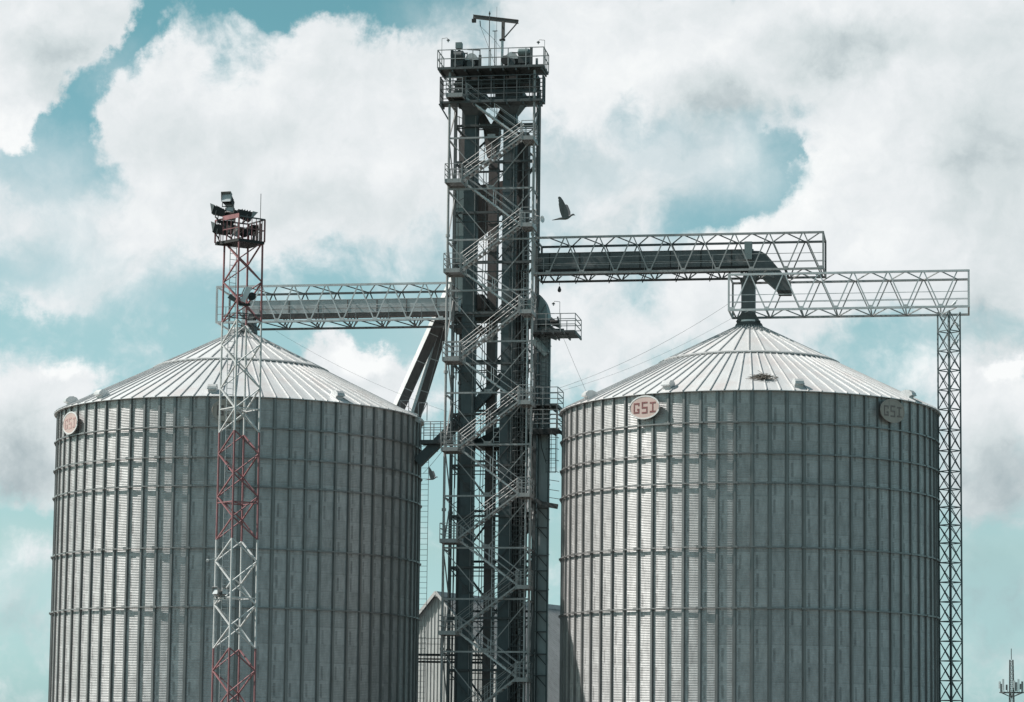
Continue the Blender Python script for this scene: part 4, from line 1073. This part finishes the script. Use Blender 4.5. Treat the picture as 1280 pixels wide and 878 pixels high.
# ------------------------------------------------------------------ far antenna mast
FY = 600.0
fb = at_y(1264.5, 860, FY)
far = thing('antenna_mast', 'distant telecom lattice mast with panel antennas, low at the right edge', 'antenna mast', Vector((fb.x, fb.y, 0)))
def fz(py): return at_y(1264, py, FY).z
fc = Vector((fb.x, fb.y, 0))
mast_sections(far, fc, [0, 6, fz(866), fz(825)], lambda z: 0.95-0.018*z, R_(20), [steel_dark]*3, 0.9, 0.13, 0.09, single='X')
bar('spire', fc+Vector((0, 0, fz(825))), fc+Vector((0, 0, fz(811))), 0.16, steel_dark, far)
MB().lathe([(2.55, fz(866)-.1), (2.7, fz(866)-.1), (2.7, fz(866)+.12), (2.55, fz(866)+.12)], fc, 20, closed=True).build('ring_platform', steel_dark, far)
for k in range(6): 
    t = k*math.pi/3+0.2; bar('platform_arm', fc+Vector((0, 0, fz(872))), fc+Vector((2.6*math.cos(t), 2.6*math.sin(t), fz(866))), 0.14, steel_dark, far)
for px, y0, y1, m, dy in ((1249.2, 852, 861, dishw, -1.0), (1253.5, 849, 863, dishw, -2), (1251.5, 855, 865, steel_dark, 0), (1267.3, 851, 860, dishw, -2.4), (1272.5, 849, 864, steel, -1.5), (1277.5, 852, 865, steel_dark, 0), (1275.5, 855, 862, steel_dark, 1), (1258, 856, 863, steel_dark, 2.2), (1270, 853, 864, steel_dark, 2)):
    a = at_y(px, y1, FY+dy); b = at_y(px, y0, FY+dy)
    bar('panel_antenna', a, b, 0.30 if m is not steel else 0.14, m, far)
    bar('mount_pole', Vector((a.x+0.25, a.y, fz(866))), Vector((a.x+0.25, a.y, b.z)), 0.1, steel_dark, far)

# ------------------------------------------------------------------ birds
def bird(label, px, py, Y, s, mirror=1, wing_far=True, m=feather):
    """pigeon flying to the right, wings raised. outline units: photo pixels of the big bird"""
    c = at_y(px, py, Y)
    def P(x, y, d=0): return c + Vector((x*s*mirror, d*s, -y*s))
    mb = MB()
    # body : rings along x   (x, y centre, half height, half depth)
    rings = [(-15.5, 6.3, .25, .8), (-12, 5.7, .5, 2.6), (-9, 5.0, .9, 2.4), (-6, 4.3, 1.4, 2.1), (-2, 3.8, 1.9, 2.4), (2, 3.4, 2.3, 2.7), (5, 2.6, 2.3, 2.5), (8, .8, 1.8, 1.9), (10, -.8, 1.35, 1.4), (11.8, -1.3, 1.3, 1.3), (13.0, -1.0, .9, .9), (13.8, -.4, .35, .35), (14.6, .0, .12, .12)]
    n = 12; vs = []; fs = []
    for (x, y, h, d) in rings:
        for k in range(n):
            t = 2*math.pi*k/n; vs.append(P(x, y+h*math.sin(t), d*math.cos(t)))
    for i in range(len(rings)-1):
        for k in range(n): fs.append((i*n+k, i*n+(k+1) % n, (i+1)*n+(k+1) % n, (i+1)*n+k))
    fs.append(tuple(range(n))); fs.append(tuple(range((len(rings)-1)*n, len(rings)*n)))
    mb.add(vs, fs)
    def wing(out, dep, th=0.5):
        A = [P(x, y, -dep(y)-th) for x, y in out]; B = [P(x, y, -dep(y)+th) for x, y in out]
        mb.prism(A, B)
    near = [(6, 3.2), (5.6, -2), (4.2, -7), (1.8, -12), (-1.2, -17.5), (-4.2, -21.6), (-6.2, -22.6), (-8.0, -22.0), (-7.9, -19.8), (-7.1, -18.6), (-7.6, -17.2), (-6.9, -15.6), (-7.1, -13), (-6.3, -9), (-5.4, -4.5), (-3.8, 0), (-2.5, 3.0)]
    wing([(x, y) for x, y in near], lambda y: 1.8+max(0, (3-y))*0.28)
    if wing_far:
        farw = [(7.0, 1.8), (8.3, -2.0), (8.2, -5.5), (6.6, -10), (4.8, -14.6), (2.6, -15.8), (.4, -14.6), (1.5, -9), (3.0, -3), (4.0, 1.5)]
        wing(farw, lambda y: -1.6-max(0, (3-y))*0.25)
    o = mb.build('pigeon', m, off=c); tag(o, label, 'bird', 'birds around the silos')
    rm = o.modifiers.new('fuse', 'REMESH'); rm.mode = 'VOXEL'; rm.voxel_size = 0.30*s; rm.use_smooth_shade = True
bird('dark grey pigeon flying with raised wings beside the tower, above the right bridge', 705, 269.5, 40, 0.01176, 1)
bird('small dark bird flying between the left silo and the tower', 539.5, 597, 75, 0.0125, 1)

def perched(label, px, py, v, s=1.0, face=1):
    c = Wp(px, py, v); mb = MB()
    def P(x, y, d=0): return c + UX*(x*s*face) + VX*(d*s) + Vector((0, 0, y*s))
    rings = [(-.20, -.06, .012, .03), (-.13, -.02, .03, .04), (-.06, .04, .065, .06), (0, .09, .085, .07), (.06, .13, .075, .06), (.09, .19, .045, .04), (.11, .235, .042, .04), (.14, .24, .025, .02), (.17, .232, .006, .006)]
    n = 10; vs = []; fs = []
    for (x, y, h, d) in rings:
        for k in range(n):
            t = 2*math.pi*k/n; vs.append(P(x-h*0.3*math.sin(t), y+h*math.sin(t), d*math.cos(t)))
    for i in range(len(rings)-1):
        for k in range(n): fs.append((i*n+k, i*n+(k+1) % n, (i+1)*n+(k+1) % n, (i+1)*n+k))
    fs.append(tuple(range(n))); fs.append(tuple(range((len(rings)-1)*n, len(rings)*n)))
    mb.add(vs, fs)
    for k in (-.02, .02): mb.bar(P(0, .02, k), P(.01, -.05, k), .012*s)
    o = mb.build('pigeon', featherw, off=c, smooth=True); tag(o, label, 'bird', 'birds around the silos')
perched('white pigeon perched on the bridge bottom chord above the slim lattice column', 1193, 381.0, VF, 1.2, 1)
perched('white pigeon perched at the inner corner where bridge meets the slim column', 1178, 396.5, -0.7, 1.15, -1)
perched('pale pigeon perched inside the slim column, on the first rung below the bridge', 1196, 407.5, -0.2, 1.1, -1)
perched('pale pigeon perched inside the slim column, on the second rung below the bridge', 1195.5, 430, -0.2, 1.1, 1)

# ------------------------------------------------------------------ sky, sun
SUN_EL = R_(47); ALPHA = R_(0.5)
sdir = Vector((-math.cos(ALPHA)*math.cos(SUN_EL), math.sin(ALPHA)*math.cos(SUN_EL), math.sin(SUN_EL)))
ld = bpy.data.lights.new('sun', 'SUN'); ld.energy = 5.0; ld.angle = R_(0.5); ld.color = (1.0, 0.965, 0.92)
lo = bpy.data.objects.new('sun', ld); C.objects.link(lo); lo.rotation_euler = sdir.to_track_quat('Z', 'Y').to_euler(); lo.location = (0, 0, 80)

wd = bpy.data.worlds.new('World'); scene.world = wd; wd.use_nodes = True
nt = wd.node_tree; N = nt.nodes; L = nt.links; N.clear()
def nd(t, **k):
    n = N.new(t)
    for a, b in k.items(): setattr(n, a, b)
    return n
def mth(op, a, b=None, c=None, clamp=False):
    n = nd('ShaderNodeMath', operation=op); n.use_clamp = clamp
    for i, x in enumerate((a, b, c)):
        if x is None: continue
        if isinstance(x, (int, float)): n.inputs[i].default_value = x
        else: L.new(x, n.inputs[i])
    return n.outputs[0]
sky = nd('ShaderNodeTexSky', sky_type='NISHITA'); sky.sun_disc = False; sky.sun_elevation = SUN_EL
sky.sun_rotation = math.atan2(sdir.x, sdir.y); sky.air_density = 1.2; sky.dust_density = 1.0; sky.ozone_density = 1.0
tcw = nd('ShaderNodeTexCoord'); sep = nd('ShaderNodeSeparateXYZ'); L.new(tcw.outputs['Generated'], sep.inputs[0])
az = mth('ARCTAN2', sep.outputs[0], sep.outputs[1]); el = mth('ARCSINE', sep.outputs[2])
cmb = nd('ShaderNodeCombineXYZ'); L.new(az, cmb.inputs[0]); L.new(el, cmb.inputs[1])
def ae(px, py):
    d = ray(px, py); return math.atan2(d.x, d.y), math.asin(d.z)
# domain warp
def noise(vec, scale, detail, rough, w=0.0, dist=0.0, dim='4D'):
    n = nd('ShaderNodeTexNoise'); n.noise_dimensions = dim
    n.inputs['Scale'].default_value = scale; n.inputs['Detail'].default_value = detail; n.inputs['Roughness'].default_value = rough
    n.inputs['W'].default_value = w; n.inputs['Distortion'].default_value = dist
    L.new(vec, n.inputs['Vector']); return n
w1 = noise(cmb.outputs[0], 22, 5, 0.55, 1.3)
wsub = nd('ShaderNodeVectorMath', operation='SUBTRACT'); L.new(w1.outputs['Color'], wsub.inputs[0]); wsub.inputs[1].default_value = (0.5, 0.5, 0.5)
wma = nd('ShaderNodeVectorMath', operation='MULTIPLY_ADD'); L.new(wsub.outputs[0], wma.inputs[0]); wma.inputs[1].default_value = (0.034, 0.030, 0); L.new(cmb.outputs[0], wma.inputs[2])
WP = wma.outputs[0]
w4 = noise(cmb.outputs[0], 70, 7, 0.65, 31.0)
w4s = nd('ShaderNodeVectorMath', operation='SUBTRACT'); L.new(w4.outputs['Color'], w4s.inputs[0]); w4s.inputs[1].default_value = (0.5, 0.5, 0.5)
w4m = nd('ShaderNodeVectorMath', operation='MULTIPLY_ADD'); L.new(w4s.outputs[0], w4m.inputs[0]); w4m.inputs[1].default_value = (0.028, 0.024, 0.0); L.new(WP, w4m.inputs[2])
WQ = w4m.outputs[0]
def blobs(lst):
    tot = None
    for px, py, rx, ry, a in lst:
        u, v = ae(px, py); sx = 3400/rx; sy = 3400/ry
        ma = nd('ShaderNodeVectorMath', operation='MULTIPLY_ADD'); L.new(WQ, ma.inputs[0]); ma.inputs[1].default_value = (sx, sy, 0); ma.inputs[2].default_value = (-u*sx, -v*sy, 0)
        ln = nd('ShaderNodeVectorMath', operation='LENGTH'); L.new(ma.outputs[0], ln.inputs[0])
        mr = nd('ShaderNodeMapRange', interpolation_type='SMOOTHSTEP'); mr.inputs['From Min'].default_value = 1.0; mr.inputs['From Max'].default_value = 0.0; mr.inputs['To Max'].default_value = a
        L.new(ln.outputs['Value'], mr.inputs['Value'])
        tot = mr.outputs[0] if tot is None else mth('ADD', tot, mr.outputs[0])
    return tot
cover = blobs([
    # left top cloud
    (30, 40, 200, 170, 1.6), (5, 160, 110, 100, 1.1), (105, 20, 110, 80, 0.9), (15, 190, 80, 50, .6),
    # central big cloud
    (330, 190, 300, 200, 1.2), (200, 180, 150, 160, .7), (420, 90, 170, 110, .9), (500, 200, 200, 200, .8), (400, 30, 80, 50, .35), (230, 75, 80, 60, .4), (545, 70, 90, 60, .35),
    # right mass
    (760, 60, 260, 170, 1.3), (1000, 40, 300, 150, 1.2), (1220, 60, 300, 240, 1.9), (1130, 250, 260, 200, 1.5), (960, 360, 200, 140, 1.2), (1250, 330, 180, 170, .9), (780, 300, 130, 90, .45), (760, 420, 200, 120, .9), (640, 380, 120, 150, .5),
    # cumulus and low clouds
    (438, 458, 90, 56, 2.6), (480, 510, 80, 60, 1.4), (25, 520, 110, 110, 1.3), (95, 478, 60, 50, .9), (40, 590, 120, 75, .8), (60, 705, 60, 36, .45), (40, 655, 90, 24, -.5), (20, 790, 160, 70, .15),
    (1240, 500, 110, 80, 1.3), (1250, 590, 130, 90, 1.0), (1110, 470, 110, 60, .55), (1265, 820, 70, 40, .2),
    # wisps left middle
    (60, 365, 130, 34, .75), (160, 290, 220, 60, .25), (20, 260, 110, 70, .45), (330, 290, 130, 60, .5), (160, 345, 60, 25, .3),
    # blue holes
    (155, 70, 40, 60, -1.0), (122, 120, 46, 60, -1.3), (85, 170, 52, 52, -1.3), (45, 215, 70, 40, -1.1), (120, 205, 60, 40, -.5), (320, 0, 170, 38, -.8), (185, 35, 45, 50, -.8), (500, 20, 70, 35, -.4),
    (945, 225, 55, 66, -1.1), (905, 272, 70, 40, -.8), (760, 205, 80, 40, -.25), (978, 175, 30, 36, -.9), (820, 235, 90, 60, .3), (690, 215, 50, 50, -.2), (700, 250, 300, 120, .22), (1240, 400, 110, 45, -.5), (830, 175, 60, 40, -.2),
])
dn = noise(WP, 26, 12, 0.60, 4.0)
dn2 = noise(WP, 90, 8, 0.6, 8.0)
gn = noise(cmb.outputs[0], 2.2, 6, 0.55, 2.0)
# away from this part of the sky clouds come from the broad noise alone
front = nd('ShaderNodeMapRange', interpolation_type='SMOOTHSTEP'); front.inputs['From Min'].default_value = 0.55; front.inputs['From Max'].default_value = 0.42
rr = nd('ShaderNodeVectorMath', operation='LENGTH'); L.new(cmb.outputs[0], rr.inputs[0]); L.new(rr.outputs['Value'], front.inputs['Value'])
generic = mth('MULTIPLY', mth('SUBTRACT', gn.outputs['Fac'], 0.59), 3.5)
fmix = nd('ShaderNodeMix'); fmix.data_type = 'FLOAT'; L.new(front.outputs[0], fmix.inputs['Factor']); L.new(generic, fmix.inputs['A']); L.new(cover, fmix.inputs['B'])
dens = mth('ADD', fmix.outputs['Result'], mth('MULTIPLY', mth('SUBTRACT', dn.outputs['Fac'], 0.5), 2.3))
def voro(vec, scale):
    n = nd('ShaderNodeTexVoronoi'); n.voronoi_dimensions = '3D'; n.feature = 'F1'; n.inputs['Scale'].default_value = scale
    n.inputs['Detail'].default_value = 3.0; n.inputs['Roughness'].default_value = 0.55; n.inputs['Lacunarity'].default_value = 2.3; n.normalize = True
    L.new(vec, n.inputs['Vector']); return n.outputs['Distance']
w2 = noise(cmb.outputs[0], 95, 4, 0.6, 21.0)
w2s = nd('ShaderNodeVectorMath', operation='SUBTRACT'); L.new(w2.outputs['Color'], w2s.inputs[0]); w2s.inputs[1].default_value = (0.5, 0.5, 0.5)
w2m = nd('ShaderNodeVectorMath', operation='MULTIPLY_ADD'); L.new(w2s.outputs[0], w2m.inputs[0]); w2m.inputs[1].default_value = (0.018, 0.018, 0.0); L.new(WP, w2m.inputs[2])
vo = voro(w2m.outputs[0], 46)
sft = nd('ShaderNodeVectorMath', operation='ADD'); L.new(w2m.outputs[0], sft.inputs[0]); sft.inputs[1].default_value = (-0.0042, 0.0055, 0)
vo2 = voro(sft.outputs[0], 46)
puff = mth('SUBTRACT', 0.40, vo)
dens = mth('ADD', dens, mth('MULTIPLY', puff, 0.7))
dens = mth('ADD', dens, mth('MULTIPLY', mth('SUBTRACT', dn2.outputs['Fac'], 0.5), 0.8))
cm = nd('ShaderNodeMapRange', interpolation_type='SMOOTHSTEP'); cm.inputs['From Min'].default_value = 0.02; cm.inputs['From Max'].default_value = 0.92
L.new(dens, cm.inputs['Value'])
# cloud shading : bright lit rims, greyer thick bases
shadeb = blobs([(30, 600, 130, 80, -.62), (20, 540, 90, 60, -.3), (20, 780, 120, 80, -.5), (1250, 180, 120, 220, -.35), (1245, 590, 130, 90, -.5), (1240, 740, 150, 140, -.9), (1240, 400, 110, 90, -.5), (300, 170, 230, 80, -.14), (180, 60, 60, 50, -.1), (60, 70, 110, 60, -.35), (90, 130, 70, 40, -.35), (900, 120, 120, 60, -.5), (1060, 55, 170, 55, -.5), (690, 190, 130, 60, -.25), (820, 40, 110, 50, -.1), (420, 260, 200, 60, -.25), (620, 20, 60, 40, -.2),
                (440, 440, 60, 40, .5), (970, 210, 110, 90, .35), (900, 300, 100, 50, .3), (95, 462, 45, 25, .4), (25, 175, 60, 50, .3), (1250, 472, 40, 25, .6), (760, 110, 150, 120, .15), (300, 100, 160, 90, .15), (1130, 460, 60, 30, .3)])
sn = noise(WP, 17, 9, 0.6, 11.0)
sn2 = noise(WP, 60, 7, 0.6, 14.0)
sh_ = mth('ADD', shadeb, mth('MULTIPLY', mth('SUBTRACT', sn.outputs['Fac'], 0.5), 0.65))
sh_ = mth('ADD', sh_, mth('MULTIPLY', mth('SUBTRACT', sn2.outputs['Fac'], 0.5), 0.10))
wp3 = nd('ShaderNodeVectorMath', operation='ADD'); L.new(WP, wp3.inputs[0]); wp3.inputs[1].default_value = (-0.006, 0.008, 0)
dnb = noise(wp3.outputs[0], 26, 12, 0.60, 4.0)
sh_ = mth('ADD', sh_, mth('MULTIPLY', mth('SUBTRACT', vo2, vo), 0.38))
sh_ = mth('ADD', sh_, mth('MULTIPLY', mth('SUBTRACT', dn.outputs['Fac'], dnb.outputs['Fac']), 0.7))
# thin edges of a cloud pass more light than its core
sh_ = mth('ADD', sh_, 0.72)
ramp = nd('ShaderNodeValToRGB'); L.new(sh_, ramp.inputs[0]); e = ramp.color_ramp.elements
def lin(c): return tuple(((x/255)/12.92 if x/255 <= .04045 else ((x/255+.055)/1.055)**2.4) for x in c)
e[0].position = 0.0; e[0].color = (*lin((158, 173, 178)), 1)
e[1].position = 1.0; e[1].color = (*lin((243, 245, 245)), 1)
q = e.new(0.4); q.color = (*lin((205, 214, 216)), 1)
q = e.new(0.75); q.color = (*lin((228, 232, 234)), 1)
# blue : physical sky, graded towards the photograph's teal film tone
elr = mth('DIVIDE', el, R_(30), clamp=True)
tr = nd('ShaderNodeValToRGB'); L.new(elr, tr.inputs[0]); te = tr.color_ramp.elements
stops = [(0, (.85, 1.4, 2.0)), (1.3, (.82, 1.35, 1.94)), (4.5, (.87, 1.14, 1.26)), (9, (1.02, 1.24, 1.12)), (15.5, (.60, 1.02, .85)), (30, (.86, .90, .66))]
te[0].position = 0; te[0].color = (*[x/2 for x in stops[0][1]], 1); te[1].position = 1; te[1].color = (*[x/2 for x in stops[-1][1]], 1)
for d_, c_ in stops[1:-1]:
    q = te.new(d_/30); q.color = (*[x/2 for x in c_], 1)
tv = nd('ShaderNodeVectorMath', operation='SCALE'); L.new(tr.outputs[0], tv.inputs[0]); tv.inputs['Scale'].default_value = 2.0
tint = nd('ShaderNodeVectorMath', operation='MULTIPLY'); L.new(sky.outputs[0], tint.inputs[0]); L.new(tv.outputs[0], tint.inputs[1])
bgA = nd('ShaderNodeBackground'); bgA.inputs['Strength'].default_value = 0.10; L.new(tint.outputs[0], bgA.inputs[0])
bgB = nd('ShaderNodeBackground'); bgB.inputs['Strength'].default_value = 1.0; L.new(ramp.outputs[0], bgB.inputs[0])
veil = blobs([(120, 290, 300, 90, 1.1), (60, 360, 150, 40, .8), (930, 110, 160, 90, .6), (60, 250, 160, 60, .3), (700, 225, 240, 120, 1.2), (860, 190, 150, 100, .9), (1230, 400, 140, 90, .55), (560, 400, 160, 130, .35), (160, 360, 160, 60, .5), (1250, 740, 150, 150, .3), (945, 225, 120, 90, .25), (30, 740, 120, 100, .35), (540, 300, 80, 80, .3), (560, 20, 120, 50, .35), (70, 205, 130, 60, .5), (150, 90, 60, 70, .25)])
veil = mth('MULTIPLY', veil, mth('ADD', 0.25, mth('MULTIPLY', dn.outputs['Fac'], 1.5)), clamp=True)
veil = mth('MULTIPLY', mth('MULTIPLY', veil, 0.72), front.outputs[0])
# an opening of clear air stays open
tot_ = mth('SUBTRACT', 1.0, mth('MULTIPLY', mth('SUBTRACT', 1.0, cm.outputs[0]), mth('SUBTRACT', 1.0, veil)))
ms = nd('ShaderNodeMixShader'); L.new(tot_, ms.inputs[0]); L.new(bgA.outputs[0], ms.inputs[1]); L.new(bgB.outputs[0], ms.inputs[2])
out = nd('ShaderNodeOutputWorld'); L.new(ms.outputs[0], out.inputs[0])

# ------------------------------------------------------------------ view
vs_ = scene.view_settings; vs_.view_transform = 'Standard'; vs_.look = 'None'; vs_.exposure = 0.10; vs_.gamma = 1; vs_.use_curve_mapping = False
scene.render.engine = 'CYCLES'
scene.cycles.max_bounces = 6; scene.cycles.use_denoising = True
scene.render.filter_size = 1.3 if hasattr(scene.render, 'filter_size') else 1.5
